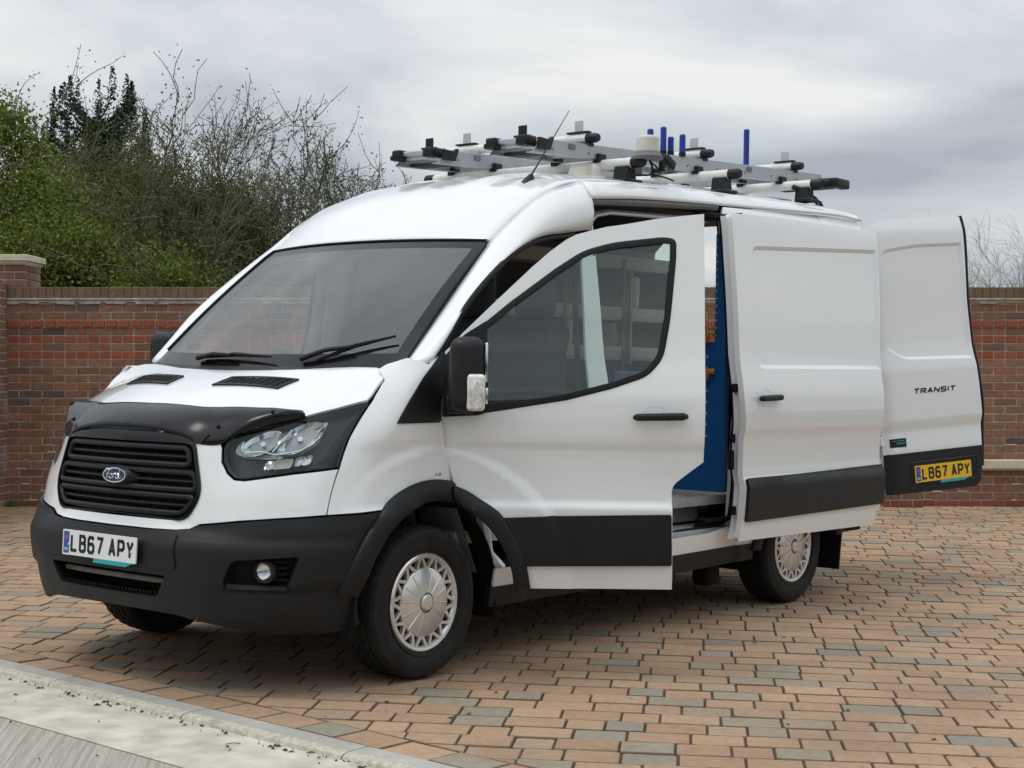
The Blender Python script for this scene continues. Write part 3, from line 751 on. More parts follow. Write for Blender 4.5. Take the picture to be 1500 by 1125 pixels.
# dark pine
def pine(l, d, top, seed):
    rg = random.Random(seed); root = empty('pine_tree', W(l, d, -0.6)); tag(root, 'dark upright pine rising behind the green trees', 'tree', G_)
    tr = MB(); tr.tube([W(l, d, -0.6), W(l, d, top*0.6), W(l, d, top-0.3)], [0.16, 0.10, 0.03], 7); q = Quads(seed); g = q.g
    n = 26000; hz_ = g.random(n)**0.8; rad = (0.25+1.05*hz_**0.7); aa = g.uniform(0, 6.28, n); uu = g.random(n)**0.5*rad
    lump = 0.75+0.25*np.sin(aa*5+hz_*23); uu = uu*lump
    q.batch(np.array(C0)+np.outer(l+uu*np.cos(aa), np.array(r0))+np.outer(d+uu*np.sin(aa), np.array(f0))+np.outer(top-0.45-hz_*3.2, (0, 0, 1)), g.uniform(0.018, 0.036, n))
    for k in range(150):
        zz_ = rg.uniform(1.6, top-0.4); a = rg.uniform(0, 6.28); L = min(1.25, (top-zz_)*0.75+0.25)*rg.uniform(0.6, 1); b0 = W(l, d, zz_)
        dirv = (r0*math.cos(a)+f0*math.sin(a)); P = [b0+dirv*L*s_+Vector((0, 0, 0.10*s_+0.30*s_**3)) for s_ in (0, 0.3, 0.6, 0.85, 1)]
        tr.tube(P, [0.022, 0.018, 0.014, 0.010, 0.006], 4, caps=False)
        A = np.array([tuple(p) for p in P]); n = 170; u = g.random(n)**0.6*3.999; i = u.astype(int); c = A[i]+(A[i+1]-A[i])*(u-i)[:, None]
        q.batch(c+g.normal(size=(n, 3))*0.045, g.uniform(0.018, 0.036, n))
        n = 110; h_ = rg.uniform(0.28, 0.5); s_ = g.random(n)          # upright candle at the branch end
        q.batch(np.array(P[-1])+np.stack([g.normal(size=n)*0.045*(1.15-s_), g.normal(size=n)*0.045*(1.15-s_), s_*h_], 1), g.uniform(0.016, 0.032, n))
    tr.build('trunk', bark, root); q.build('crown', LP, root)
pine(-6.75, 25.5, 5.75, 5)
# nearly bare hawthorns
def bare(name, label, l, d, h, w, seed, stems, m_tw, nl=0, rad=0.035, depth=4, kids=(3, 4), lean=0.0, L0=0.5):
    rg = random.Random(seed); root = empty(name, W(l, d, -0.6)); tag(root, label, 'tree', G_)
    mb = MB(); tips = []
    for k in range(stems):
        a = rg.uniform(0, 6.28); x = l+rg.uniform(-w/2, w/2)*0.7
        branch(mb, W(x, d+rg.gauss(0, 0.3), -0.6), r0*(0.5*(x-l)/w*2+lean+rg.gauss(0, 0.12))+f0*rg.gauss(0, 0.2)+Vector((0, 0, 1)), (h+0.6)*L0, rad, depth, rg, tips, kids, 0.62, 0.02, 4, 5)
    mb.build('branches', m_tw, root)
    if nl:
        q = Quads(seed); g = q.g; k = g.integers(0, len(tips), nl); T = np.array([tuple(p) for p, dd in tips]); Dv = np.array([tuple(dd) for p, dd in tips])
        q.batch(T[k]-Dv[k]*g.random(nl)[:, None]*0.35+g.normal(size=(nl, 3))*0.045, g.uniform(0.012, 0.025, nl)); q.build('crown', LO, root)
    return root
bare('hawthorn', 'tallest grey-brown hawthorn with sparse spring leaf right of the pine', -5.3, 21.8, 5.0, 2.4, 31, 20, twig_mat, 90000, 0.06, 4, (3, 5), 0.05, 0.5)
bare('hawthorn', 'middle hawthorn with fine twigs above the windscreen corner', -4.35, 22.0, 4.5, 2.2, 33, 20, twig_mat, 90000, 0.055, 4, (3, 5), 0.1, 0.5)
bare('hawthorn', 'rightmost hawthorn reaching down towards the van roof', -3.5, 22.2, 3.9, 2.0, 35, 17, twig_mat, 70000, 0.055, 4, (3, 5), 0.22, 0.5)
leafy('olive_shrub', 'dark olive shrub filling the gap below the pine', G_, -5.4, 22.6, 4.4, 2.8, 2.0, LO, 15, 80000, 0.023, 0.4, 130, twig_mat, cat='shrub', shape=0.6)
leafy('olive_shrub', 'dull olive thicket among the bare hawthorn stems', G_, -4.3, 22.4, 3.9, 2.8, 2.0, LO, 14, 80000, 0.022, 0.4, 130, twig_mat, cat='shrub', shape=0.6)
leafy('olive_shrub', 'low olive thicket right behind the windscreen edge', G_, -3.4, 22.4, 3.2, 2.2, 1.8, LO, 16, 50000, 0.022, 0.4, 90, twig_mat, cat='shrub', shape=0.6)
bare('distant_tree', 'pale bare tree far beyond the wall beside the rear door', 18.7, 60, 7.6, 1.6, 41, 5, hazed_twig, 0, 0.08, 4, (3, 5), L0=0.5)
bare('distant_tree', 'pale bare tree far away at the right edge of the photo', 21.0, 62, 8.0, 1.6, 42, 5, hazed_twig, 0, 0.08, 4, (3, 5), L0=0.5)
bare('distant_tree', 'pale bare tree far away between the other two at right', 21.6, 66, 7.6, 1.6, 43, 5, hazed_twig, 0, 0.08, 4, (3, 5), L0=0.5)
bare('young_sapling', 'thin bare twig showing just above the rear roof corner', 4.05, 18.0, 3.7, 0.02, 51, 2, twig_mat, 0, 0.014, 1, (2, 3), L0=0.92)
# hedgerow added out of view behind the camera, for reflections and darker van sides
hg = Quads(77); g = hg.g; n = 26000; xl = g.uniform(-30, 30, n); hh = 3.6+1.6*np.sin(xl*0.5)+1.1*np.sin(xl*1.3+1); zz_ = g.random(n)**0.8*hh-0.6; dd_ = -13-g.random(n)*2.2
hp_ = np.array([C0.x, C0.y, 0])+xl[:, None]*np.array(r0)+dd_[:, None]*np.array(f0); hp_[:, 2] = zz_
hg.batch(hp_, g.uniform(0.10, 0.26, n)); hroot = empty('unseen_hedgerow', W(0, -14, -0.6)); hroot.name = 'unseen_hedgerow_root'
ORG[hroot.name] = W(0, -14, -0.6); ho = hg.build('unseen_hedgerow', LO, hroot); mw = Matrix.Translation(W(0, -14, -0.6)); ho.parent = None; ho.matrix_world = mw
bpy.data.objects.remove(hroot); tag(ho, 'added hedge out of view across the road', 'hedge', kind='stuff')
# ================================================================== the van
van = empty('panel_van', (2.7, 0, 0))
tag(van, 'white high-roof panel van with black trim, its nearside front, sliding and rear doors open', 'van')
FWX, RWX, WZC, WR = 1.023, 4.323, 0.343, 0.343
bprof = pchip([.2, .36, .44, .52, .762, .80, .93, 1.02, 1.07, 1.15, 1.25, 1.36, 1.45, 1.7, 2.0, 2.25, 2.33, 2.40],
              [.96, .985, 1.0, 1.012, 1.023, 1.006, 1.000, 1.006, 1.02, 1.026, 1.022, 1.004, .985, .955, .915, .878, .855, .81])
def flare(x, z):
    d = 0
    for wx in (FWX, RWX):
        r_ = np.hypot(x-wx, z-WZC); t = np.clip((0.715-r_)/0.055, 0, 1); d = d+0.015*t*t*(3-2*t)
    return d
def F(x, z):
    x = np.asarray(x, float); z = np.asarray(z, float)
    return np.stack([x, -(bprof(z)+flare(x, z)), z], -1)
YK = [0, .26, .45, .65, .82, .93]
TK = {.22: [.10, .12, .17, .28, .42, .55], .30: [.075, .083, .11, .185, .312, .43], .42: [.046, .052, .072, .14, .255, .375], .52: [.036, .042, .060, .122, .232, .352],
      .60: [.036, .042, .058, .118, .228, .343], .618: [.038, .044, .060, .120, .230, .345], .66: [.058, .064, .084, .143, .254, .369], .70: [.072, .083, .112, .165, .262, .378], .74: [.075, .09, .118, .175, .283, .398],
      .83: [.085, .10, .128, .193, .305, .43], .95: [.10, .115, .145, .235, .35, .475], 1.05: [.12, .135, .165, .28, .40, .53], 1.13: [.16, .175, .21, .33, .45, .585], 1.20: [.24, .255, .295, .40, .515, .645],
      1.30: [.37, .385, .42, .52, .63, .75], 1.45: [.6, .62, .65, .75, .86, .98], 1.55: [.7, .72, .75, .85, .96, 1.08]}
zk = sorted(TK); colf = [pchip(zk, [TK[z][j] for z in zk]) for j in range(6)]
UK = [0, .26, .45, .66, .88, 1.06, 1.26, 1.5]
SZ = np.linspace(0.2, 1.52, 265); SU = np.linspace(0, 2.2, 441); SX = np.zeros((265, 441)); SYY = np.zeros((265, 441))
for i_, z_ in enumerate(SZ):
    bz = float(bprof(z_)); xs = [float(c(z_)) for c in colf]; ys = list(YK); ys[-1] = min(ys[-1], bz-.045)
    xs += [xs[-1]+.20, xs[-1]+.44]; ys += [bz-.008, bz]
    fx, fy = pchip(UK, xs), pchip(UK, ys); uu = np.minimum(SU, 1.5)
    SX[i_] = fx(uu)+np.maximum(0, SU-1.5); SYY[i_] = fy(uu)
def S(u, z):
    u = np.asarray(u, float); z = np.asarray(z, float); a = np.clip(np.abs(u), 0, 2.199); zc_ = np.clip(z, 0.2, 1.5199)
    iu = a/(SU[1]-SU[0]); iz = (zc_-0.2)/(SZ[1]-SZ[0]); i = np.minimum(iz.astype(int), 263); j = np.minimum(iu.astype(int), 439); fi = iz-i; fj = iu-j
    def q(A): return (A[i, j]*(1-fi)+A[i+1, j]*fi)*(1-fj)+(A[i, j+1]*(1-fi)+A[i+1, j+1]*fi)*fj
    x = q(SX); y = q(SYY); w = np.clip((a-1.15)/0.3, 0, 1)
    y = y+flare(x, z)*w
    lip = np.clip((.476-z)/.012, 0, 1)*np.clip((a-.58)/.10, 0, 1); x = x+.016*lip; y = y-.012*lip
    return np.stack([x, -np.sign(u+1e-12)*y, z], -1)
def Sp(u, z, off=0.0):
    "a single point on the nose surface, moved outwards"
    e = 0.004; a = np.array([u, u+e, u]); c = np.array([z, z, z+e]); P = S(a, c); n = np.cross(P[1]-P[0], P[2]-P[0]); n /= np.linalg.norm(n)
    if n[0] > 0 and abs(u) < 1.0: n = -n
    if abs(u) >= 1.0 and n[1]*np.sign(-u) < 0: n = -n
    return P[0]+n*off
def mir(pts): return [(-a, c) for a, c in pts][::-1]
# the S surface: u x z normal points inwards on the -y side -> sgn=-1 there; check by sign
def nsgn(surf, a, c, outward):
    e = 0.004; P = surf(np.array([a, a+e, a]), np.array([c, c, c+e])); n = np.cross(P[1]-P[0], P[2]-P[0]); return 1 if np.dot(n, outward) > 0 else -1
SG = nsgn(S, 0.3, 0.8, (-1, 0, 0)); FG = nsgn(F, 3.0, 0.8, (0, -1, 0))

# ---- front bumper
bt = [(0, .672), (.26, .673), (.40, .676), (.469, .683), (.515, .705), (.706, .728), (.859, .74), (1.095, .755), (1.336, .767)]
ba = [(1.31, .72), (1.278, .64), (1.262, .56), (1.255, .475), (1.248, .38), (1.238, .30)]
bb = [(1.19, .276), (.89, .268), (.70, .285), (.56, .312), (.43, .335), (.30, .340), (0, .342)]
half = bt+ba+bb
bout = half[:-1]+[(0, .342)]+mir(half[1:-1])
intake = rounded([(-.40, .497), (.40, .497), (.335, .402), (-.335, .402)], .02)
fog = rounded([(.67, .470), (.722, .578), (1.03, .598), (.965, .464)], [.03, .03, .015, .02])
bumper = shell('front_bumper', S, bout, [intake, fog, mir(fog)], 0.03, 0.02, M['black_trim'], van, off=0.012, sgn=SG)
# fog recess pockets and lamps, both sides
for sd_ in (1, -1):
    pk = MB(); n = len(fog); lo = [Sp(sd_*a, c, 0.012) for a, c in fog]; cu, cz = np.mean(fog, 0)
    li = [Sp(sd_*(cu+(a-cu)*0.90), cz+(c-cz)*0.82, -0.055) for a, c in fog]
    pk.add(lo+li, [(i, (i+1) % n, n+(i+1) % n, n+i) for i in range(n)]+[tuple(range(n, 2*n))])
    for k in range(4):                               # slats beside the lamp
        zc_ = 0.492+k*0.026; pk.tube([Sp(sd_*u, zc_, -0.035) for u in (.90, .94, .97)], 0.008, 6)
    pk.build('fog_lamp_recess', M['black_matt'], bumper)
    c = Vector(Sp(sd_*.872, .53, -0.045)); c2 = Vector(Sp(sd_*.872, .53, 0.0)); ax_ = (c2-c).normalized(); ax_ = (ax_+Vector((-0.6, 0, 0))).normalized()
    e1 = ax_.cross(Vector((0, 0, 1))).normalized(); e2 = e1.cross(ax_)
    def disc(prof, n=24):
        v = []; f = []; L = len(prof)
        for k in range(n):
            a = 2*math.pi*k/n
            for r_, h_ in prof: v.append(c+(e1*math.cos(a)+e2*math.sin(a))*r_+ax_*h_)
        for k in range(n):
            for i in range(L-1): f.append((k*L+i, ((k+1) % n)*L+i, ((k+1) % n)*L+i+1, k*L+i+1))
        return v, f
    mb = MB(); mb.add(*disc([(0.0, 0.002), (0.02, 0.004), (0.037, 0.018)])); fl = mb.build('fog_lamp', M['reflector'], bumper, True)
    mb = MB(); mb.add(*disc([(0.037, 0.0), (0.038, 0.030), (0.044, 0.034), (0.050, 0.028), (0.052, 0.0)])); mb.build('fog_lamp_bezel', M['black_trim'], bumper, True)
    mb = MB(); mb.add(*disc([(0.0, 0.030), (0.025, 0.028), (0.038, 0.022)])); mb.build('fog_lamp_lens', M['lens'], bumper, True)
# lower intake
mb = MB(); n = len(intake); lo = [Sp(a, c, 0.012) for a, c in intake]; li = [tuple(Vector(Sp(a*.97, c, 0.0))+Vector((0.16, 0, -0.01))) for a, c in intake]
mb.add(lo+li, [(i, (i+1) % n, n+(i+1) % n, n+i) for i in range(n)]+[tuple(range(n, 2*n))]); mb.build('lower_intake', M['black_matt'], bumper)
mb = MB(); mb.tube([Vector(Sp(u, .462-.0*abs(u), 0.0))+Vector((0.05, 0, 0)) for u in np.linspace(-.37, .37, 9)], 0.013, 8); mb.build('intake_bar', mat('crash_bar', (0.16, 0.145, 0.12), 0.6, var=0.2), bumper, True)
mb = MB()
for k in range(27):
    u = -.31+k*.62/26; mb.box(Vector(Sp(u, .412, -0.012)), (0.012, 0.007, 0.009))
mb.build('intake_teeth', M['black_trim'], bumper)
# sensor dots, tow cover, lip
for (u, z_) in ((.43, .535), (-.43, .535), (.80, .43), (-.80, .43), (.335, .575)):
    mb = MB(); c = Vector(Sp(u, z_, 0.0125)); nn = (Vector(Sp(u, z_, 0.03))-c).normalized()
    mb.tube([c-nn*0.004, c+nn*0.0015], 0.011 if z_ != .575 else 0.006, 12); mb.build('parking_sensor', M['black_gloss'], bumper, True)
# plate panel: slightly proud flat board behind the number plate
pp = rounded([(-.46, .525), (.46, .525), (.44, .665), (-.44, .665)], .02)
shell('plate_panel', S, pp, (), 0.03, 0.006, M['black_trim'], bumper, off=0.018, sgn=SG)

# ---- white nose panel with the grille opening, lamps let into it
HL = [(.565, 1.031), (.572, 1.07), (.590, 1.094), (.691, 1.124), (.847, 1.159), (.963, 1.196), (1.08, 1.233), (1.079, 1.16), (1.078, 1.078), (1.093, .961), (.90, .938), (.69, .907), (.645, .910), (.610, .932), (.578, .975)]
ft = [(0, 1.08), (.30, 1.078), (.43, 1.066), (.50, 1.056), (.545, 1.05), (.555, 1.031), (.567, .973), (.603, .925), (.642, .900), (.69, .897), (.90, .928), (1.094, .951)]
fb = [(1.092, .863), (1.095, .765), (.859, .75), (.706, .738), (.515, .715), (.467, .693), (.40, .686), (.26, .683), (0, .682)]
GR = rounded([(-.445, 1.052), (.445, 1.052), (.513, .835), (.447, .722), (-.447, .722), (-.513, .835)], [.03, .03, .08, .05, .05, .08], 6)
halff = ft+fb
nose = shell('nose_panel', S, halff+mir(halff[1:-1]), [GR], 0.03, 0.012, M['paint'], van, sgn=SG)
# ---- grille
gb = shell('grille', S, rounded([(-.46, 1.075), (.46, 1.075), (.525, .835), (.457, .71), (-.457, .71), (-.525, .835)], .03), (), 0.05, 0.01, M['black_matt'], van, off=-0.055, sgn=SG)
ring = MB(); n = len(GR); gc_ = np.mean(GR, 0)
r1 = [Sp(a, c, 0.006) for a, c in GR]; r2 = [Sp(a*.972, .885+(c-.885)*.945, 0.008) for a, c in GR]; r3 = [Sp(a*.955, .885+(c-.885)*.92, -0.045) for a, c in GR]; r4 = [Sp(a, c, -0.03) for a, c in GR]
ring.add(r4+r1+r2+r3, [(k*n+i, k*n+(i+1) % n, (k+1)*n+(i+1) % n, (k+1)*n+i) for k in range(3) for i in range(n)]); ring.build('grille_surround', M['black_gloss'], gb, True)
def gloop(w0, w1, z0, z1, rr, extra):
    q = rounded([(-w1, z1), (w1, z1), (w0, z0), (-w0, z0)], .03, 6); q = dens(q, .03)
    mb = MB()
    pth = [Sp(a, c, -0.006) for a, c in q]; mb.tube(pth, rr, 8, closed=True)
    mb.build('grille_bar', M['black_trim'], gb, True)
    for z_ in extra:
        mb = MB(); w = (w0+w1)/2-.012; mb.tube([Sp(u, z_, -0.014) for u in np.linspace(-w, w, 19)], rr*0.62, 7); mb.build('grille_slat', M['black_trim'], gb, True)
gloop(.430, .405, .955, 1.028, .0125, (.991,))
gloop(.480, .455, .852, .925, .0125, (.888,))
gloop(.415, .475, .752, .822, .0125, (.787,))
for u in (-.33, -.2, -.08, .08, .2, .33):
    mb = MB(); mb.tube([Sp(u, .74, -0.03), Sp(u, .88, -0.03), Sp(u, 1.03, -0.03)], 0.006, 5); mb.build('grille_rib', M['black_matt'], gb)
shell('grille_top_panel', S, [(-.47, 1.046), (.47, 1.046), (.49, 1.086), (-.49, 1.086)], (), .04, .006, M['black_gloss'], gb, off=.006, sgn=SG)
# badge: dark boss, chrome oval ring, blue field and script
bc = Vector(Sp(0.0, .893, 0.0)); bn = (Vector(Sp(0, .893, .05))-bc).normalized(); be1 = Vector((0, -1, 0)); be2 = bn.cross(be1); be2 = be2 if be2.z > 0 else -be2
def oval(a, b_, h0, h1, a2=None, b2=None, n=40):
    v = []; 
    for (aa, bb_, hh) in ((a, b_, h0), (a2 or a, b2 or b_, h1)):
        for k in range(n):
            t = 2*math.pi*k/n; v.append(bc+be1*aa*math.cos(t)+be2*bb_*math.sin(t)+bn*hh)
    return v, [(k, (k+1) % n, n+(k+1) % n, n+k) for k in range(n)]+[tuple(range(n, 2*n))]
mb = MB(); mb.add(*oval(.120, .062, -.03, .012, .088, .040)); boss = mb.build('badge', M['black_trim'], gb, True)
mb = MB(); mb.add(*oval(.082, .0345, .010, .019, .080, .033)); mb.build('badge_ring', M['chrome'], gb, True)
mb = MB(); mb.add(*oval(.075, .0285, .0185, .0205, .073, .0275)); mb.build('badge_field', M['badge_blue'], gb)
# ---- lettering helpers: polyline strokes swept as flat ribbons
def ribbon(mb, pts, w, fn, t):
    P = [np.array(p, float) for p in pts]
    for i in range(len(P)-1):
        a, c = P[i], P[i+1]; d = c-a; L = np.linalg.norm(d)
        if L < 1e-6: continue
        d = d/L; nrm = np.array([-d[1], d[0]])*w/2; e0 = d*w/2*(1 if i > 0 else 0); e1_ = d*w/2*(1 if i < len(P)-2 else 0)
        q = [a-e0*0.8-nrm, c+e1_*0.8-nrm, c+e1_*0.8+nrm, a-e0*0.8+nrm]
        mb.prism([tuple(x) for x in q], fn, 0.0, t)
GLY = {'L': [[(0, 1), (0, 0), (1, 0)]], 'B': [[(0, 0), (0, 1), (.72, 1), (.94, .88), (.94, .66), (.72, .54), (0, .54)], [(.72, .54), (1, .42), (1, .12), (.76, 0), (0, 0)]],
       '6': [[(.95, .85), (.78, 1), (.22, 1), (0, .84), (0, .14), (.2, 0), (.8, 0), (1, .14), (1, .42), (.8, .56), (.2, .56), (0, .44)]], '7': [[(0, 1), (1, 1), (.38, 0)]],
       'A': [[(0, 0), (.5, 1), (1, 0)], [(.2, .3), (.8, .3)]], 'P': [[(0, 0), (0, 1), (.78, 1), (1, .86), (1, .58), (.78, .44), (0, .44)]], 'Y': [[(0, 1), (.5, .45), (1, 1)], [(.5, .45), (.5, 0)]],
       'T': [[(0, 1), (1, 1)], [(.5, 1), (.5, 0)]], 'R': [[(0, 0), (0, 1), (.8, 1), (1, .86), (1, .62), (.8, .48), (0, .48)], [(.5, .48), (1, 0)]], 'N': [[(0, 0), (0, 1), (1, 0), (1, 1)]],
       'S': [[(1, .88), (.85, 1), (.15, 1), (0, .85), (0, .64), (.15, .52), (.85, .48), (1, .36), (1, .15), (.85, 0), (.15, 0), (0, .12)]], 'I': [[(.5, 0), (.5, 1)]],
       'U': [[(0, 1), (0, .15), (.2, 0), (.8, 0), (1, .15), (1, 1)]], 'K': [[(0, 0), (0, 1)], [(1, 1), (0, .45), (1, 0)]]}
def text(name, s, cw, ch_, gap, sw, origin, ex, ey, en, material, parent, t=0.0012, slant=0.0, spaces=0.6):
    o = Vector(origin); ex = Vector(ex); ey = Vector(ey); en = Vector(en); x = 0
    for chh in s:
        mb = MB()
        if chh == ' ': x += cw*spaces; continue
        w = cw*(0.25 if chh == 'I' else 1)
        def fn(a, b_, tt): return o+ex*(a+slant*b_)+ey*b_+en*tt
        for stx in GLY[chh]: ribbon(mb, [(x+sw/2+(px_*(w-sw) if chh != 'I' else (w-sw)/2), sw/2+py_*(ch_-sw)) for px_, py_ in stx], sw, fn, t)
        x += w+gap; mb.build(name, material, parent)
# script word on the badge: looping strokes
def curve_text(paths, sc, fnp, w):
    mb = MB()
    for pth in paths: mb.tube([fnp(a*sc, c*sc) for a, c in crom(pth, 5)], w, 5)
    return mb
scr = [[(-4.6, 1.0), (-4.9, 1.7), (-4.0, 2.1), (-2.6, 1.7), (-1.2, 2.1)], [(-2.9, 1.75), (-3.3, 0), (-3.9, -1.5), (-4.8, -1.6)], [(-3.9, .2), (-2.6, .3)],
       [(-1.2, .45), (-2.0, .1), (-2.1, -.9), (-1.4, -1.3), (-.8, -.7), (-1.0, .2), (-1.3, .4), (-.5, .1)], [(0.0, .5), (0.0, -.3), (-.2, -1.2)], [(0.0, -.1), (.6, .5), (1.1, .3)],
       [(2.7, .2), (2.1, .5), (1.5, -.2), (1.6, -1.1), (2.3, -1.1), (2.8, -.2), (3.4, 1.9), (3.6, 2.1)], [(3.1, 1.0), (2.8, -.6), (3.2, -1.2), (4.2, -.5)]]
curve_text(scr, .0125, lambda a, c: bc+be1*a+be2*c+bn*.0212, .0022).build('badge_script', M['chrome'], gb)

# ---- front number plate
def plate(parent, c, ex, ey, en, colour, w=.52, h_=.111):
    c = Vector(c); ex = Vector(ex).normalized(); ey = Vector(ey).normalized(); en = Vector(en).normalized()
    fn = lambda a, b_, t: c+ex*a+ey*b_+en*t
    mb = MB(); mb.prism([tuple(p) for p in rounded([(-w/2, -h_/2), (w/2, -h_/2), (w/2, h_/2), (-w/2, h_/2)], .008)], fn, 0, .006); pl = mb.build('number_plate', colour, parent)
    mb = MB(); mb.prism([(-w/2+.008, -h_/2+.008), (-w/2+.048, -h_/2+.008), (-w/2+.048, h_/2-.008), (-w/2+.008, h_/2-.008)], fn, .006, .0068); mb.build('country_band', M['plate_blue'], pl)
    text('plate_character', 'LB67 APY', .050, .079, .011, .014, fn(-w/2+.060, -.0395, .0062), ex, ey, en, M['ink'], pl, spaces=.55)
    text('band_character', 'UK', .012, .014, .003, .003, fn(-w/2+.0145, -.036, .0069), ex, ey, en, M['plate_white'], pl, t=.0005)
    flg = MB(); 
    flg.prism([(-w/2+.014, .014), (-w/2+.042, .014), (-w/2+.042, .032), (-w/2+.014, .032)], fn, .0069, .0072); flg.build('band_flag', mat('flag_red_blue', (.25, .10, .16), .4, var=.5, vscale=160), pl)
    mb = MB(); mb.prism([(-.03, -h_/2+.001), (w/2-.02, -h_/2+.001), (w/2-.07, -h_/2-.018), (-.035, -h_/2-.018)], fn, -.002, .0066); mb.build('dealer_strip', M['plate_teal'], pl)
    mb = MB(); mb.prism([(-w/2+.05, -h_/2+.001), (-.036, -h_/2+.001), (-.036, -h_/2-.016), (-w/2+.09, -h_/2-.016)], fn, -.002, .0062); mb.build('dealer_strip_dark', M['black_gloss'], pl)
    for a in (-w/2+.05, w/2-.03):
        mb = MB(); mb.tube([fn(a, -.006, .006), fn(a, -.006, .0095)], .006, 10); mb.build('plate_screw', M['plate_white'], pl, True)
    return pl
pc = Vector(Sp(0, .590, .027)); plate(bumper, (pc.x-.004, 0, .590), (0, -1, 0), (.04, 0, 1), (-1, 0, .04), M['plate_white'])

# ---- headlamps
def headlamp(sg):
    q = HL if sg > 0 else mir(HL)
    hp = empty('headlamp', Sp(sg*.8, 1.05), van)
    shell('lamp_lens', S, q, (), 0.03, 0.003, M['lens'], hp, off=0.0, sgn=SG)
    cu, cz = .84, 1.06
    inn = [(cu+(a-cu)*.985, cz+(c-cz)*.97) for a, c in HL]; inn = inn if sg > 0 else mir(inn)
    shell('lamp_housing', S, inn, (), 0.03, 0.004, M['lamp_dark'], hp, off=-0.055, sgn=SG)
    bk = [(.598, 1.02), (.604, 1.075), (.70, 1.105), (.85, 1.140), (.95, 1.170), (.962, 1.07), (.90, 1.022), (.78, 1.0), (.66, 1.002)]
    shell('lamp_backing', S, rounded(bk if sg > 0 else mir(bk), .02), (), .03, .003, M['lamp_silver'], hp, off=-.040, sgn=SG)
    # rim between lens and housing
    mb = MB(); n = len(q); D_ = dens(q, .03); n = len(D_); D2 = [np.array(((a-(cu*sg))*.965+cu*sg, (c-cz)*.93+cz)) for a, c in D_]
    mb.add([Sp(a, c, -.002) for a, c in D_]+[Sp(a, c, -.010) for a, c in D2]+[Sp(a, c, -.056) for a, c in D2], [(k*n+i, k*n+(i+1) % n, (k+1)*n+(i+1) % n, (k+1)*n+i) for k in range(2) for i in range(n)])
    mb.build('lamp_bezel', M['black_gloss'], hp, True)
    # main and dipped bowls
    for (u, z_, a, b_) in ((.708, 1.058, .080, .050), (.868, 1.082, .092, .066)):
        mb = MB(); n = 28; rings = [(1.0, -.012), (.86, -.030), (.62, -.046), (.3, -.052), (.12, -.052)]
        v = [Sp(sg*(u+a*k_*math.cos(2*math.pi*t/n)*(1.0)), z_+.28*(a*k_*math.cos(2*math.pi*t/n))+b_*k_*math.sin(2*math.pi*t/n), o) for k_, o in rings for t in range(n)]
        mb.add(v, [(k*n+i, k*n+(i+1) % n, (k+1)*n+(i+1) % n, (k+1)*n+i) for k in range(len(rings)-1) for i in range(n)]); rf = mb.build('lamp_reflector', M['reflector'], hp, True)
        c = Vector(Sp(sg*u, z_, -.052)); c2 = Vector(Sp(sg*u, z_, -.018)); mb = MB(); mb.tube([c, c2], [.014, .011], 12); mb.build('lamp_bulb', M['chrome'], hp, True)
    mb = MB(); mb.tube([Sp(sg*a, c, -.008) for a, c in crom([(.628, 1.060), (.640, 1.020), (.72, 1.022), (.785, 1.012), (.86, 1.022), (.905, 1.035), (.935, 1.075)], 5)], .004, 6); mb.build('lamp_trim', M['chrome'], hp, True)
    mb = MB(); mb.tube([Sp(sg*.772, 1.02, -.01), Sp(sg*.795, 1.065, -.01), Sp(sg*.81, 1.118, -.012)], .007, 6); mb.build('lamp_divider', M['chrome'], hp, True)
    for (u, z_, w, h_, m_) in ((.775, .966, .022, .018, 'reflector'), (.835, .973, .042, .020, 'cream'), (.905, .985, .018, .02, 'reflector'), (.94, .990, .018, .02, 'chrome')):
        mb = MB(); qd = rounded([(u-w, z_-h_), (u+w, z_-h_+.008), (u+w, z_+h_+.008), (u-w, z_+h_)], .012)
        mb.add([Sp(sg*a, c, -.02) for a, c in qd]+[Sp(sg*(u+(a-u)*.6), z_+(c-z_)*.6, -.034) for a, c in qd], [(i, (i+1) % len(qd), len(qd)+(i+1) % len(qd), len(qd)+i) for i in range(len(qd))]+[tuple(range(len(qd), 2*len(qd)))]); mb.build('indicator_reflector', M[m_], hp, True)
    mb = MB()
    for k in range(5): mb.tube([Sp(sg*(.99+.012*k), .985+.004*k, -.03), Sp(sg*(1.02+.008*k), 1.07+.02*k, -.03), Sp(sg*(1.035+.006*k), 1.10+.024*k, -.03)], .003, 5)
    mb.build('lamp_ribs', M['lamp_dark'], hp)
headlamp(1); headlamp(-1)

# ---- bonnet
zcen = pchip([.1, .155, .2, .3, .4, .477, .65, .8, .95, 1.2], [1.0, 1.10, 1.15, 1.213, 1.257, 1.286, 1.343, 1.385, 1.42, 1.47])
yed = pchip([.1, .155, .20, .253, .344, .457, .569, .694, .742, .781, .86, 1.0], [.45, .50, .53, .578, .676, .797, .874, .945, .945, .945, .94, .94])
zed = pchip([.1, .155, .20, .253, .344, .457, .569, .694, .742, .781, .86, 1.0], [.98, 1.045, 1.075, 1.092, 1.126, 1.161, 1.199, 1.236, 1.287, 1.322, 1.37, 1.40])
def BON(x, y):
    x = np.asarray(x, float); y = np.asarray(y, float); t = np.abs(y)/yed(x)
    z = zcen(x)-(zcen(x)-zed(x))*np.minimum(t, 1.15)**3
    return np.stack([x, y, z], -1)
BG = nsgn(BON, .5, .1, (0, 0, 1))
bo = [(.165, 0), (.175, -.2), (.200, -.38), (.232, -.50), (.262, -.568), (.350, -.666), (.463, -.786), (.575, -.864), (.690, -.926), (.742, -.926), (.790, -.922), (.82, -.905), (.86, -.82), (.84, -.70), (.795, -.55), (.745, -.40), (.715, -.25), (.70, -.1), (.698, 0)]
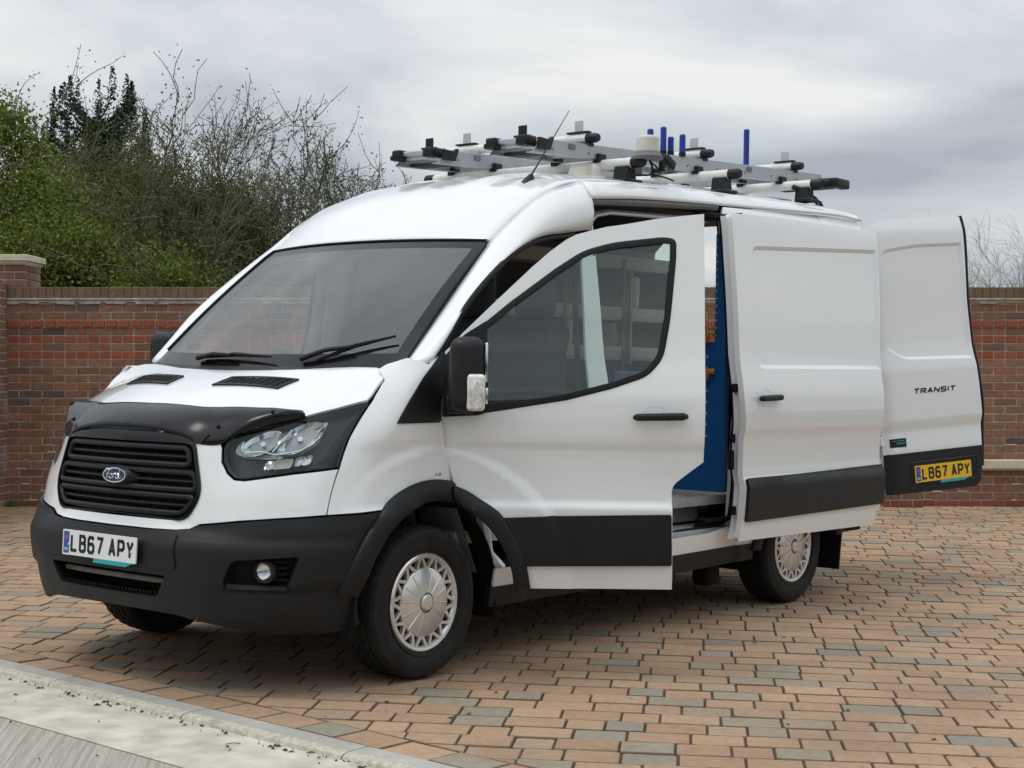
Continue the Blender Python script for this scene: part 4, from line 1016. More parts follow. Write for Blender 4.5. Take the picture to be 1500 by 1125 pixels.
bon = shell('bonnet', BON, bo+[(x, -y) for x, y in bo[1:-1]][::-1], (), 0.028, 0.012, M['paint'], van, sgn=BG)
def Bp(x, y, off=0.0):
    e = .004; P = BON(np.array([x, x+e, x]), np.array([y, y, y+e])); n = np.cross(P[1]-P[0], P[2]-P[0]); n /= np.linalg.norm(n); n = n if n[2] > 0 else -n
    return P[0]+n*off
for sg in (1, -1):                      # black louvre vents
    q = [(.482, .158), (.590, .170), (.652, .545), (.537, .532)]; q = [(a, -sg*c) for a, c in q]
    qd = dens(q, .04); mb = MB(); n = len(qd); c0_ = np.mean(q, 0)
    q2 = [c0_+(p-c0_)*np.array([.80, .94]) for p in qd]
    mb.add([Bp(a, c, .001) for a, c in qd]+[Bp(a, c, .008) for a, c in qd]+[Bp(a, c, .008) for a, c in q2]+[Bp(a, c, .0042) for a, c in q2], [(k*n+i, k*n+(i+1) % n, (k+1)*n+(i+1) % n, (k+1)*n+i) for k in range(3) for i in range(n)])
    vn = mb.build('bonnet_vent', M['black_trim'], bon)
    shell('vent_floor', BON, [tuple(p) for p in q2], (), .03, .002, M['black_matt'], bon, off=.0035, sgn=BG)
    for k in range(1, 8):
        t = k/8; a0 = np.array(q[0])*(1-t)+np.array(q[3])*t; a1 = np.array(q[1])*(1-t)+np.array(q[2])*t; a0_, a1_ = a0+(a1-a0)*.12, a1+(a0-a1)*.12
        mb = MB(); mb.tube([Bp(*a0_, .0055), Bp(*a1_, .0055)], .003, 4); mb.build('vent_slat', M['black_trim'], bon)
# ---- stone guard across the bonnet's leading edge
Tg = [(.272, 0), (.276, -.2), (.287, -.33), (.316, -.43), (.37, -.6), (.425, -.73), (.452, -.785), (.448, -.81)]
Bg = [(.122, 0, 1.108), (.128, -.2, 1.102), (.143, -.36, 1.080), (.163, -.46, 1.047), (.203, -.545, 1.047), (.243, -.60, 1.088), (.36, -.72, 1.136), (.450, -.806, 1.163)]
Tc = crom([(x, y, 0) for x, y in Tg], 6); Bc = crom(Bg, 6); rows = []
for (a, c) in zip(Tc, Bc):
    top = np.array(Bp(a[0], a[1], .012+.030*min(1, max(0, (abs(a[1])-.42)/.25)))); bot = np.array(c); r_ = []
    for k in range(9):
        t = k/8; base_ = np.array(Bp(a[0]+(bot[0]-a[0])*t, a[1]+(bot[1]-a[1])*t, 0)) if t < .75 else None
        p = top*(1-t)+bot*t; bul = .022*math.sin(math.pi*t)**.8*(0.15+.85*min(1, np.linalg.norm(top-bot)/.22)**2); p = p+np.array([-.62, 0, .78])*bul; r_.append(p)
    rows.append(r_)
rowsL = [[p*np.array([1, -1, 1]) for p in r_] for r_ in rows[1:]][::-1]
mb = MB(); mb.grid(rowsL+rows); gd = mb.build('bonnet_guard', M['black_gloss'], van, True, ang=60)
md = gd.modifiers.new('thickness', 'SOLIDIFY'); md.thickness = .004
for (yy, t) in ((-.50, 5), (-.70, 2), (.50, 5), (.70, 2)):
    i = min(range(len(rows)), key=lambda i: abs(rows[i][t][1]+abs(yy))); p = Vector(rows[i][t]); p.y *= (1 if yy < 0 else -1)
    mb = MB(); mb.tube([p-Vector((-.004, 0, .004)), p+Vector((-.004, 0, .005))], .009, 10); mb.build('guard_clip', M['black_matt'], gd, True)

# ---- front wings
WG = [(1.090, 1.236), (1.079, 1.29), (1.066, 1.328), (1.02, 1.352), (.975, 1.372), (.985, 1.395), (1.05, 1.425), (1.12, 1.415), (1.185, 1.398), (1.196, 1.443), (1.24, 1.295), (1.252, 1.146), (1.50, 1.155), (1.517, 1.15), (1.597, 1.077), (1.721, .953), (1.774, .858),
      (1.70, .862), (1.621, .865), (1.55, .862), (1.491, .854), (1.44, .84), (1.394, .821), (1.346, .777), (1.20, .770), (1.100, .765), (1.097, .863), (1.102, .961), (1.088, 1.078)]
for sg in (1, -1):
    q = WG if sg > 0 else mir([(a, min(c, 1.372)) for i, (a, c) in enumerate(WG) if i not in (6, 7, 9)])
    wing = shell('front_wing', S, q, (), 0.028, 0.012, M['paint'], van, sgn=SG)
    tri = rounded([(1.248, 1.140), (1.236, 1.295), (1.190, 1.452), (1.212, 1.455), (1.30, 1.40), (1.42, 1.26), (1.512, 1.142)], .01)
    shell('mirror_sail_panel', S, tri if sg > 0 else mir(tri), (), 0.03, 0.012, M['black_trim'], wing, off=0.006, sgn=SG)
# repair code sticker on the nearside wing
mb = MB()
for k in range(2):
    a = 1.635+k*.022
    P = [Sp(a, .905, .001), Sp(a+.012+.006*k, .905, .001), Sp(a+.012+.006*k, .918, .001), Sp(a, .918, .001)]; mb.add(P, [(0, 1, 2, 3)])
mb.build('wing_mark', mat('grey_mark', (.25, .25, .25), .6), van)

# ---- wheel arch trims (swept section)
def arch(name, wx, a0, a1, parent, side=-1, r0_=.455, r1_=.548, n=40, taper=0):
    sec = [(r1_, -.004), (r1_, .016), (r1_-.012, .026), (r0_+.018, .030), (r0_, .020), (r0_-.004, -.05)]
    rows = []
    for k in range(n+1):
        a = R(a0+(a1-a0)*k/n); row = []
        for (r_, o) in sec:
            o = o*min(1, .15+k/taper) if (taper and o > 0) else o
            x = wx+r_*math.cos(a); z_ = WZC+r_*math.sin(a); z2 = max(z_, .27)
            y = -(float(bprof(z2))+float(flare(x, z2))*1.0)-o
            if x < .62: y = min(y+(.62-x)**2*1.9, y+.09)          # the nose draws in ahead of the wheel
            row.append((x, y if side < 0 else -y, z_))
        rows.append(row)
    mb = MB(); mb.grid(rows); return mb.build(name, M['black_trim'], parent, True, ang=50)
arch('front_arch_trim', FWX, 171, 75.5, van, -1, taper=6)
arch('front_arch_trim', FWX, 167, 3, van, 1)
arch('rear_arch_trim', RWX, 178, 5, van, -1)
arch('rear_arch_trim', RWX, 178, 5, van, 1)
# inner arch liners
def liner(wx, sd_, mn=.40):
    mb = MB(); rows = []
    for k in range(25):
        a = math.pi*(-.08)+(math.pi*1.16)*k/24; rows.append([(wx+.465*math.cos(a), sd_*y, WZC+.465*math.sin(a)) for y in (1.0, .85, .62)])
    mb.grid(rows); mb.add([(wx+.465*math.cos(math.pi*(-.08)+(math.pi*1.16)*k/24), sd_*.62, WZC+.465*math.sin(math.pi*(-.08)+(math.pi*1.16)*k/24)) for k in range(25)], [tuple(range(25))])
    return mb.build('arch_liner', M['black_matt'], van)
for wx in (FWX, RWX):
    for sd_ in (1, -1): liner(wx, sd_)

# ---- windscreen, cowl, pillars, roof
def wsbase(t): return np.array([.790+.185*abs(t)**2.3, .868*t, 1.372+.018*abs(t)**2])
def wstop(t): return np.array([1.545+.125*abs(t)**2.2, .772*t, 2.012-.012*abs(t)**2])
def WS(s, t, off=0.0):
    p = wsbase(t)*(1-s)+wstop(t)*s; n = np.array([-.66, 0, .75]); return p+n*(.028*math.sin(math.pi*s)*(1-.4*t*t)+off)
ss = [0, .045, .09]+list(np.linspace(.16, .88, 13))+[.93, .965, 1.0]; tt = [-1, -.96, -.93]+list(np.linspace(-.88, .88, 23))+[.93, .96, 1]
gl = MB(); fr = MB()
for i in range(len(ss)-1):
    for j in range(len(tt)-1):
        border = ss[i] < .085 or ss[i] >= .925 or abs((tt[j]+tt[j+1])/2) > .93
        q = [WS(ss[i], tt[j]), WS(ss[i], tt[j+1]), WS(ss[i+1], tt[j+1]), WS(ss[i+1], tt[j])]
        (fr if border else gl).add(q, [(0, 1, 2, 3)])
def weld(o):
    bm = bmesh.new(); bm.from_mesh(o.data); bmesh.ops.remove_doubles(bm, verts=bm.verts, dist=1e-5); bmesh.ops.recalc_face_normals(bm, faces=bm.faces); bm.to_mesh(o.data); bm.free(); return o
ws = weld(gl.build('windscreen', M['glass_ws'], van)); ws.data.polygons.foreach_set('use_smooth', [True]*len(ws.data.polygons))
fo = weld(fr.build('windscreen_border', M['black_gloss'], ws)); fo.data.polygons.foreach_set('use_smooth', [True]*len(fo.data.polygons))
mb = MB(); mb.tube([WS(0.02, -1, .004)]+[WS(s, -1.003, .004) for s in np.linspace(.1, .95, 9)]+[WS(1.004, t, .003) for t in np.linspace(-.98, .98, 15)]+[WS(s, 1.003, .004) for s in np.linspace(.95, .1, 9)], .006, 6); mb.build('windscreen_seal', M['rubber'], ws, True)
# sensor housing and mirror stalk behind the glass
mb = MB(); mb.add([WS(.97, -.10, -.02), WS(.97, .30, -.02), WS(.80, .28, -.02), WS(.74, .12, -.02), WS(.76, .02, -.02), WS(.90, -.08, -.02)], [(0, 1, 2, 3, 4, 5)])
mb.build('sensor_cover', M['black_matt'], ws)
mb = MB(); mb.grid([[Bp(.69+.36*min(y*y, .49), y, -.012) if abs(y) < .83 else Bp(.86, y, -.012) for y in np.linspace(-.90, .90, 25)], [tuple(WS(.012, y/.905, -.004)) for y in np.linspace(-.90, .90, 25)]])
mb.build('cowl', M['black_trim'], van)
# wipers
def wiper(p0, p1, p2):
    mb = MB(); a = np.array(WS(*p0, .02)); c = np.array(WS(*p1, .035)); d = np.array(WS(*p2, .03)); mb.tube([a, (a+c)/2+np.array([-.004, 0, .012]), c], [.013, .011, .008], 8)
    w_ = mb.build('wiper', M['black_trim'], van, True)
    e0 = np.array(WS(p1[0]+(p2[0]-p1[0])*-.9, p1[1]+(p2[1]-p1[1])*-.9, .012)); mb = MB(); mb.tube([e0, (e0+d)/2+np.array([-.005, 0, .012]), d], [.006, .011, .005], 6); mb.build('wiper_blade', M['rubber'], w_, True)
wiper((.035, -.42), (.10, -.70), (.175, -.90))
wiper((.035, .42), (.045, .10), (.04, -.22))
inner = [(.965, -.868, 1.385), (1.25, -.825, 1.632), (1.46, -.80, 1.82), (1.67, -.774, 2.0), (1.885, -.79, 2.165), (2.09, -.79, 2.28), (2.36, -.79, 2.362)]
outer = [(1.055, -.968, 1.405), (1.275, -.962, 1.645), (1.52, -.938, 1.835), (1.745, -.917, 1.975), (1.92, -.907, 2.038), (2.12, -.903, 2.070), (2.325, -.900, 2.105)]
def strip(name, inn, out, bul, material, parent, sd_=1, n=8, m_=7, pw=.7):
    A = crom(inn, n); Bq = crom(out, n); rows = []
    for a, c in zip(A, Bq):
        r_ = []
        for k in range(m_+1):
            t = k/m_; p = c*(1-t)+a*t; p = p+np.array(bul)*math.sin(math.pi*t)**pw*np.linalg.norm(a-c)/.2; p = p*np.array([1, sd_, 1]); r_.append(p)
        rows.append(r_)
    mb = MB(); mb.grid(rows, flip=(sd_ < 0)); o = mb.build(name, material, parent, True, ang=80)
    md = o.modifiers.new('thickness', 'SOLIDIFY'); md.thickness = .012; md.offset = -1 if True else 1
    return o
for sd_ in (1, -1): strip('cab_pillar', inner, outer, (-.012, -.040, .012), M['paint'], van, sd_)
rin = [(2.366, -.79, 2.363), (2.9, -.787, 2.402), (3.95, -.775, 2.437), (5.0, -.775, 2.466), (5.42, -.765, 2.455)]
rou = [(2.331, -.876, 2.262), (2.9, -.862, 2.312), (3.95, -.845, 2.362), (5.0, -.842, 2.412), (5.42, -.835, 2.41)]
strip('roof_rail_panel', rin, rou, (0, -.022, .020), M['paint'], van, 1)
strip('roof_rail_panel', rin, rou, (0, -.022, .020), M['paint'], van, -1)
stn = [((1.548, 2.018), (1.672, .774, 2.004)), ((1.70, 2.150), (1.775, .782, 2.085)), ((1.88, 2.268), (1.887, .79, 2.168)), ((2.09, 2.358), (2.09, .79, 2.283)), ((2.36, 2.425), (2.366, .79, 2.364)), ((2.9, 2.480), (2.9, .787, 2.403)), ((3.94, 2.520), (3.94, .775, 2.438)), ((5.0, 2.545), (5.0, .775, 2.468)), ((5.42, 2.535), (5.42, .765, 2.457))]
ce = crom([(a[0], 0, a[1]) for a, c in stn], 7); ed = crom([c for a, c in stn], 7); rows = []
for a, c in zip(ce, ed):
    r_ = []
    for k in range(33):
        t = -1+2*k/32; z_ = a[2]-(a[2]-c[2])*abs(t)**2.7; x = a[0]+(c[0]-a[0])*t*t
        rib = .010*max(0, math.cos(t*math.pi*5.5))**2*min(1, max(0, (x-1.9)/.5))*(abs(t) < .86)
        r_.append((x, c[1]*t, z_+rib))
    rows.append(r_)
mb = MB(); mb.grid(rows); rf = mb.build('roof', M['paint'], van, True, ang=70); md = rf.modifiers.new('thickness', 'SOLIDIFY'); md.thickness = .01

# ---- body sides
# nearside: B-pillar, sill, rear quarter; offside: closed door, side panel
def panel(name, pts, holes=(), sd_=-1, material='paint', parent=None, off=0.0, h=.045, t=.012, surf=F):
    return shell(name, surf, pts, holes, h, t, M[material], parent or van, off=off, sgn=FG, xf=None if sd_ < 0 else mirY)
archc = [(RWX+.545*math.cos(R(a)), WZC+.545*math.sin(R(a))) for a in np.linspace(172, 5, 24)]
qp = [(3.62, .46), (3.775, .44)]+archc+[(4.90, .44), (5.40, .50), (5.42, 1.4), (5.40, 2.405), (5.0, 2.405), (3.96, 2.355), (3.66, 2.34), (3.615, 2.28), (3.60, 1.6), (3.66, 1.2), (3.66, .9), (3.62, .7)]
rear_q = panel('rear_quarter_panel', qp, sd_=-1)
archf = [(RWX+.545*math.cos(R(a)), WZC+.545*math.sin(R(a))) for a in np.linspace(172, 5, 24)]
panel('side_panel', [(2.345, .42), (3.775, .44)]+archf+[(4.90, .44), (5.40, .50), (5.42, 1.4), (5.40, 2.405), (5.0, 2.405), (3.96, 2.355), (2.9, 2.305), (2.345, 2.255)], sd_=1)
panel('side_moulding', [(2.4, .57), (3.78, .57), (3.80, .80), (2.4, .80)], sd_=1, material='black_trim', off=.02, t=.02)
panel('b_pillar', [(2.165, .47), (2.165, 1.2), (2.21, 1.9), (2.24, 2.06), (2.327, 2.10), (2.335, 2.255), (2.335, .47)], sd_=-1)
panel('b_pillar', [(2.295, .47), (2.295, 2.09), (2.335, 2.10), (2.335, .47)], sd_=1)
sill = panel('sill', [(1.46, .37), (1.46, .455), (2.0, .455), (2.20, .462), (2.36, .475), (3.3, .49), (3.62, .53), (3.70, .60), (3.78, .46), (3.78, .40), (2.4, .37)], sd_=-1)
panel('sill', [(1.46, .37), (1.46, .455), (3.78, .46), (3.78, .40)], sd_=1)
for sd_ in (-1, 1): panel('sill_skirt', [(1.44, .28), (1.44, .372), (3.80, .405), (3.80, .31), (2.5, .28)], sd_=sd_, material='black_trim', off=.006, t=.03)
# nearside front wheelhouse post behind the wing
mb = MB(); mb.tube([(1.47, -.93, .80), (1.46, -.935, .66), (1.49, -.94, .52), (1.56, -.95, .44)], [.035, .03, .03, .04], 8); mb.build('door_post_foot', M['paint'], van, True)
mb = MB(); mb.grid([[(1.13, -.985+.0, .86), (1.13, -.80, .86)], [(1.13, -.975, 1.45), (1.13, -.80, 1.45)]]); mb.grid([[(1.40, -.955, .44), (1.40, -.70, .44)], [(1.20, -.955, .86), (1.20, -.70, .86)]]); mb.build('door_shut_face', M['int_grey'], van)
# door aperture rubber
ap = [(1.095, -.955, 1.43), (1.30, -.950, 1.665), (1.54, -.928, 1.85), (1.75, -.908, 1.968), (1.93, -.897, 2.022), (2.12, -.893, 2.052), (2.19, -.893, 2.052), (2.175, -.905, 1.9), (2.14, -.97, 1.25), (2.13, -.985, .9), (2.10, -.975, .5)]
mb = MB(); mb.tube(crom(ap, 5), .015, 7); mb.build('door_seal', M['rubber'], van, True)
mb = MB(); mb.tube(crom([(2.322, -.905, 2.0), (2.322, -.925, 1.75), (2.322, -.955, 1.50)], 4), .014, 6); mb.build('pillar_seal', M['rubber'], van, True)
# offside door with its window
fd = [(1.13, 1.454), (1.11, 1.155), (1.14, .954), (1.163, .86), (1.30, .80), (1.42, .70), (1.50, .56), (1.53, .462), (2.285, .466), (2.285, 2.085), (2.073, 2.058), (1.917, 2.030), (1.76, 1.985), (1.654, 1.935), (1.5, 1.822), (1.346, 1.690), (1.192, 1.540)]
wn = rounded([(1.25, 1.50), (1.63, 1.845), (1.76, 1.93), (1.90, 1.97), (2.14, 1.99), (2.13, 1.62), (2.09, 1.42), (2.0, 1.35), (1.66, 1.25), (1.27, 1.19)], .02)
od = panel('offside_door', fd, [wn], sd_=1)
shell('door_glass', F, wn, (), .08, .004, M['glass_side'], od, off=-.008, sgn=FG, xf=mirY)
mb = MB(); mb.tube([(x, -float(F(x, z_)[1]), z_) for x, z_ in dens(wn, .05)], .012, 6, closed=True); mb.build('window_seal', M['rubber'], od, True)
# aperture rails at the top of the sliding door opening
mb = MB(); mb.tube([(2.36, -.845, 2.255), (3.0, -.835, 2.30), (3.62, -.825, 2.335)], .022, 8); mb.tube([(2.42, -.80, 2.19), (2.6, -.80, 2.225), (3.0, -.80, 2.24), (3.6, -.80, 2.265)], .012, 6); mb.build('door_track', M['int_grey'], van, True)
mb = MB(); mb.tube([(2.40, -.82, 2.05), (2.41, -.82, 2.14), (2.47, -.82, 2.19), (2.6, -.815, 2.215), (3.58, -.80, 2.255)], .010, 6); mb.build('aperture_lip', M['alu'], van, True)
jb = crom([(3.585, -.90, 2.24), (3.60, -.93, 1.9), (3.61, -.955, 1.5), (3.655, -.975, 1.2), (3.62, -.985, .95), (3.60, -.975, .62), (3.55, -.965, .55), (3.3, -.96, .515), (2.5, -.955, .50)], 5)
mb = MB(); mb.tube(jb, .016, 7); mb.build('aperture_seal', M['rubber'], van, True)
mb = MB(); mb.grid([[(3.612, -.985, .50), (3.612, -.925, .50)], [(3.66, -.99, 1.2), (3.66, -.935, 1.2)], [(3.605, -.885, 2.28), (3.605, -.85, 2.28)]]); mb.build('aperture_jamb', M['paint'], van)

# ---- front door, opened
HNG = (1.13, -1.0, 1.0); fdoor = empty('front_door', HNG, van); fdoor.rotation_euler = (0, 0, R(-49)); fdoor['label'] = 'open nearside front door with window, mirror and black side moulding'
od_ = [(1.11, 1.454), (1.103, 1.30), (1.103, 1.155), (1.115, 1.05), (1.14, .954), (1.163, .86), (1.222, .838), (1.282, .801), (1.340, .765), (1.386, .721), (1.425, .665), (1.456, .602), (1.476, .555), (1.492, .505), (1.512, .403), (2.149, .403), (2.140, .845), (2.146, .868), (2.165, .89), (2.281, .979), (2.283, 1.5), (2.280, 2.103), (2.18, 2.092), (2.073, 2.078), (1.917, 2.048), (1.835, 2.035), (1.76, 2.015), (1.70, 1.998), (1.654, 1.974), (1.58, 1.918), (1.5, 1.846), (1.346, 1.696), (1.192, 1.543), (1.131, 1.474)]
wo = rounded([(1.228, 1.539), (1.407, 1.690), (1.603, 1.840), (1.729, 1.925), (1.865, 1.965), (2.095, 1.994), (2.153, 1.985), (2.153, 1.899), (2.126, 1.615), (2.095, 1.440), (2.022, 1.359), (1.866, 1.303), (1.66, 1.248), (1.373, 1.198), (1.26, 1.180), (1.20, 1.20)], [.02, .0, .0, .05, .05, .03, .05, .04, .05, .05, .04, .03, 0, 0, .02, .02])
shell('door_panel', F, od_, [wo], .026, .03, M['paint'], fdoor, sgn=FG)
wi = [np.array(p) for p in wo]; cw_ = np.mean(wi, 0)
wcl = dens(wo, .03); nW = len(wcl)
def inset(poly, d):
    P = np.array(poly); n = len(P); t_ = np.roll(P, -1, 0)-np.roll(P, 1, 0); t_ /= np.linalg.norm(t_, axis=1)[:, None]; nr = np.stack([-t_[:, 1], t_[:, 0]], 1)
    A = 0.5*np.sum(P[:, 0]*np.roll(P[:, 1], -1)-np.roll(P[:, 0], -1)*P[:, 1]); return P+nr*d*(1 if A > 0 else -1)
w2_ = inset(wcl, .028)
def Fo(x, z_, o): p = F(x, z_); return (float(p[0]), float(p[1])-o, float(p[2]))
mb = MB(); mb.add([Fo(*p, .002) for p in wcl]+[Fo(*p, .006) for p in inset(wcl, .008)]+[Fo(*p, .004) for p in w2_]+[Fo(*p, -.012) for p in w2_], [(k*nW+i, k*nW+(i+1) % nW, (k+1)*nW+(i+1) % nW, (k+1)*nW+i) for k in range(3) for i in range(nW)])
mb.build('window_seal', M['black_trim'], fdoor, True)
shell('door_glass', F, [tuple(p) for p in inset(wcl, .02)], (), .08, .004, M['glass_side'], fdoor, off=-.012, sgn=FG)
# fixed quarter panel behind the mirror
shell('mirror_mount', F, rounded([(1.108, 1.432), (1.20, 1.535), (1.30, 1.60), (1.31, 1.19), (1.27, 1.175), (1.105, 1.165)], .012), (), .04, .01, M['black_trim'], fdoor, off=.008, sgn=FG)
mo = [(1.386, .721), (1.60, .730), (2.136, .743), (2.142, .515), (1.492, .508), (1.474, .556), (1.455, .603), (1.425, .665)]
shell('side_moulding', F, rounded(mo, [.0, 0, .01, .01, 0, 0, 0, 0]), (), .04, .02, M['black_trim'], fdoor, off=.020, sgn=FG)
ai = [(1.166, .80), (1.185, .785), (1.238, .745), (1.305, .692), (1.350, .64), (1.388, .579), (1.424, .487), (1.437, .406)]
ao = [(1.163, .86), (1.222, .838), (1.282, .801), (1.340, .765), (1.386, .721), (1.456, .602), (1.492, .505), (1.512, .403)]
A_ = crom(ao, 4); B_ = crom(ai, 4); mb = MB(); mb.grid([[Fo(*a, -.004), Fo(*a, .020), Fo(*(a*.85+c*.15), .030), Fo(*(a*.2+c*.8), .032), Fo(*c, .022), Fo(*c, -.04)] for a, c in zip(A_, B_)]); mb.build('door_arch_trim', M['black_trim'], fdoor, True, ang=50)
def handle(parent, x0, x1, z_, surf=Fo, rec=True, dx=0):
    if rec:
        mb = MB(); cx = (x0+x1)/2-.02; n = 24
        rg = [(1.0, .0012), (.86, -.004), (.5, -.016), (.1, -.020)]
        mb.add([surf(cx+dx+.057*k*math.cos(2*math.pi*t/n), z_+.050*k*math.sin(2*math.pi*t/n), o) for k, o in rg for t in range(n)], [(k*n+i, k*n+(i+1) % n, (k+1)*n+(i+1) % n, (k+1)*n+i) for k in range(3) for i in range(n)]); mb.build('handle_recess', M['paint'], parent, True, ang=80)
    mb = MB(); mb.tube([surf(x0, z_-.004, .018), surf(x0+.012, z_-.003, .030), surf((x0+x1)/2, z_, .036), surf(x1-.015, z_+.003, .030), surf(x1, z_+.003, .016)], [.011, .0165, .0175, .0175, .013], 10); mb.build('door_handle', M['black_trim'], parent, True)
handle(fdoor, 1.962, 2.195, 1.180)
# inner lining, front edge
mb = MB(); mb.add([(1.16, -.90, .92), (2.12, -.90, .92), (2.20, -.88, 1.20), (1.30, -.88, 1.16), (1.16, -.90, 1.12)], [(0, 1, 2, 3, 4)]); mb.add([(1.52, -.93, .46), (2.10, -.93, .46), (2.12, -.91, .92), (1.25, -.91, .92)], [(0, 1, 2, 3)]); mb.build('door_lining', M['int_grey'], fdoor)
# mirror: arm, housing, clear indicator, two panes
def rbox(c, d, r_, rot=None, taper=1.0):
    "rounded box from a subdivided cube"
    bm = bmesh.new(); bmesh.ops.create_cube(bm, size=1.0)
    for v in bm.verts: v.co = Vector((v.co.x*d[0], v.co.y*d[1], v.co.z*d[2]))
    bmesh.ops.bevel(bm, geom=bm.edges[:]+bm.verts[:], offset=r_, segments=4, profile=.5, affect='EDGES')
    vv = [];
    for v in bm.verts:
        p = v.co.copy(); k = 1+(taper-1)*(p.z/d[2]+.5); p.x *= k; p.y *= k
        if rot is not None: p = rot @ p
        vv.append(tuple(p+Vector(c)))
    ff = [tuple(v.index for v in f.verts) for f in bm.faces]; bm.free(); return vv, ff
mr = Matrix.Rotation(R(10), 3, 'Z')
mb = MB(); mb.add(*rbox((1.215, -1.165, 1.358), (.168, .215, .325), .055, None, .92)); mh = mb.build('door_mirror', M['black_trim'], fdoor, True, ang=60)
mb = MB(); mb.add(*rbox((1.185, -1.055, 1.225), (.14, .13, .085), .025, None)); mb.build('mirror_arm', M['black_trim'], fdoor, True, ang=60)
mb = MB(); mb.add(*rbox((1.252, -1.252, 1.280), (.080, .055, .160), .018, None)); mb.build('mirror_indicator', mat('indicator_clear', (.78, .77, .73), .15, metal=.25, var=.3, vscale=70, coat=1), fdoor, True, ang=60)
mb = MB(); mb.add(*rbox((1.296, -1.165, 1.41), (.012, .165, .17), .004, None)); mb.add(*rbox((1.299, -1.165, 1.265), (.012, .165, .07), .004, None)); mb.build('mirror_glass', M['chrome'], fdoor, True)
# offside mirror
mo_ = empty('offside_mirror', (1.25, 1.05, 1.38), van)
mb = MB(); mb.add(*rbox((1.285, 1.165, 1.385), (.155, .205, .345), .055, None, .92)); mb.build('mirror_housing', M['black_trim'], mo_, True, ang=60)
mb = MB(); mb.add(*rbox((1.285, 1.055, 1.245), (.11, .13, .075), .025)); mb.build('mirror_arm', M['black_trim'], mo_, True, ang=60)

# ---- sliding door, run back along the side
sdoor = empty('sliding_door', (4.25, -1.0, .5), van); sdoor['label'] = 'nearside sliding door slid back along the van body'
def FS(x, z_):
    P = F(x, z_); 
    P = np.stack([np.asarray(x, float), -(bprof(z_))-.145, np.asarray(z_, float)], -1); return P
def FSo(x, z_, o): p = FS(x, z_); return (float(p[0]), float(p[1])-o, float(p[2]))
so = [(3.478, 2.282), (3.449, 1.869), (3.415, 1.45), (3.405, 1.25), (3.430, 1.05), (3.440, .924), (3.428, .75), (3.415, .559), (3.395, .452), (5.045, .440), (5.055, .50), (5.06, .548), (5.108, .575), (5.110, .777), (5.112, .993), (5.122, 1.341), (5.16, 1.6), (5.215, 1.868), (5.29, 2.318), (4.6, 2.312), (4.0, 2.300)]
rc = rounded([(3.655, 2.11), (3.590, 1.41), (5.126, 1.424), (5.238, 2.195)], [.07, .07, .012, .012], 6)
shell('door_panel', FS, so, [rc], .03, .035, M['paint'], sdoor, sgn=FG)
rcd = dens(rc, .03); n = len(rcd); rci = inset(rcd, .022)
mb = MB(); mb.add([FSo(*p, 0) for p in rcd]+[FSo(*p, -.003) for p in inset(rcd, .007)]+[FSo(*p, -.012) for p in rci], [(k*n+i, k*n+(i+1) % n, (k+1)*n+(i+1) % n, (k+1)*n+i) for k in range(2) for i in range(n)]); mb.build('recess_edge', M['paint'], sdoor, True, ang=70)
shell('recess_panel', FS, [tuple(p) for p in rci], (), .04, .01, M['paint'], sdoor, off=-.012, sgn=FG)
shell('side_moulding', FS, rounded([(3.446, .792), (5.098, .820), (5.112, .79), (5.112, .60), (5.098, .574), (3.436, .560)], [.01, .01, .02, .02, .01, .01]), (), .04, .022, M['black_trim'], sdoor, off=.022, sgn=FG)
handle(sdoor, 3.54, 3.775, 1.247, FSo)
for z_ in (.62, .90, 1.02, 1.30):
    mb = MB(); mb.box(FSo(3.41, z_, -.06), (.03, .03, .11 if z_ == .90 else .05), None, .006); mb.build('door_catch', M['black_matt'], sdoor)
mb = MB(); mb.grid([[FSo(x+.02, z_, -.035), FSo(x+.02, z_, -.085)] for x, z_ in crom([(3.478, 2.27), (3.449, 1.869), (3.405, 1.25), (3.440, .924), (3.415, .559), (3.395, .46)], 5)]); mb.build('door_edge', M['paint'], sdoor)
mb = MB(); mb.tube([FSo(x+.035, z_, -.09) for x, z_ in crom([(3.478, 2.25), (3.449, 1.869), (3.405, 1.25), (3.440, .924), (3.415, .559)], 5)], .016, 6); mb.build('door_seal', M['rubber'], sdoor, True)
mb = MB(); mb.box((3.5, -.86, 2.27), (.16, .14, .035), None, .008); mb.build('door_carriage', M['black_matt'], sdoor); mb = MB(); mb.box((3.42, -.98, .56), (.25, .05, .02), None, .004); mb.build('door_carriage', M['black_matt'], sdoor)

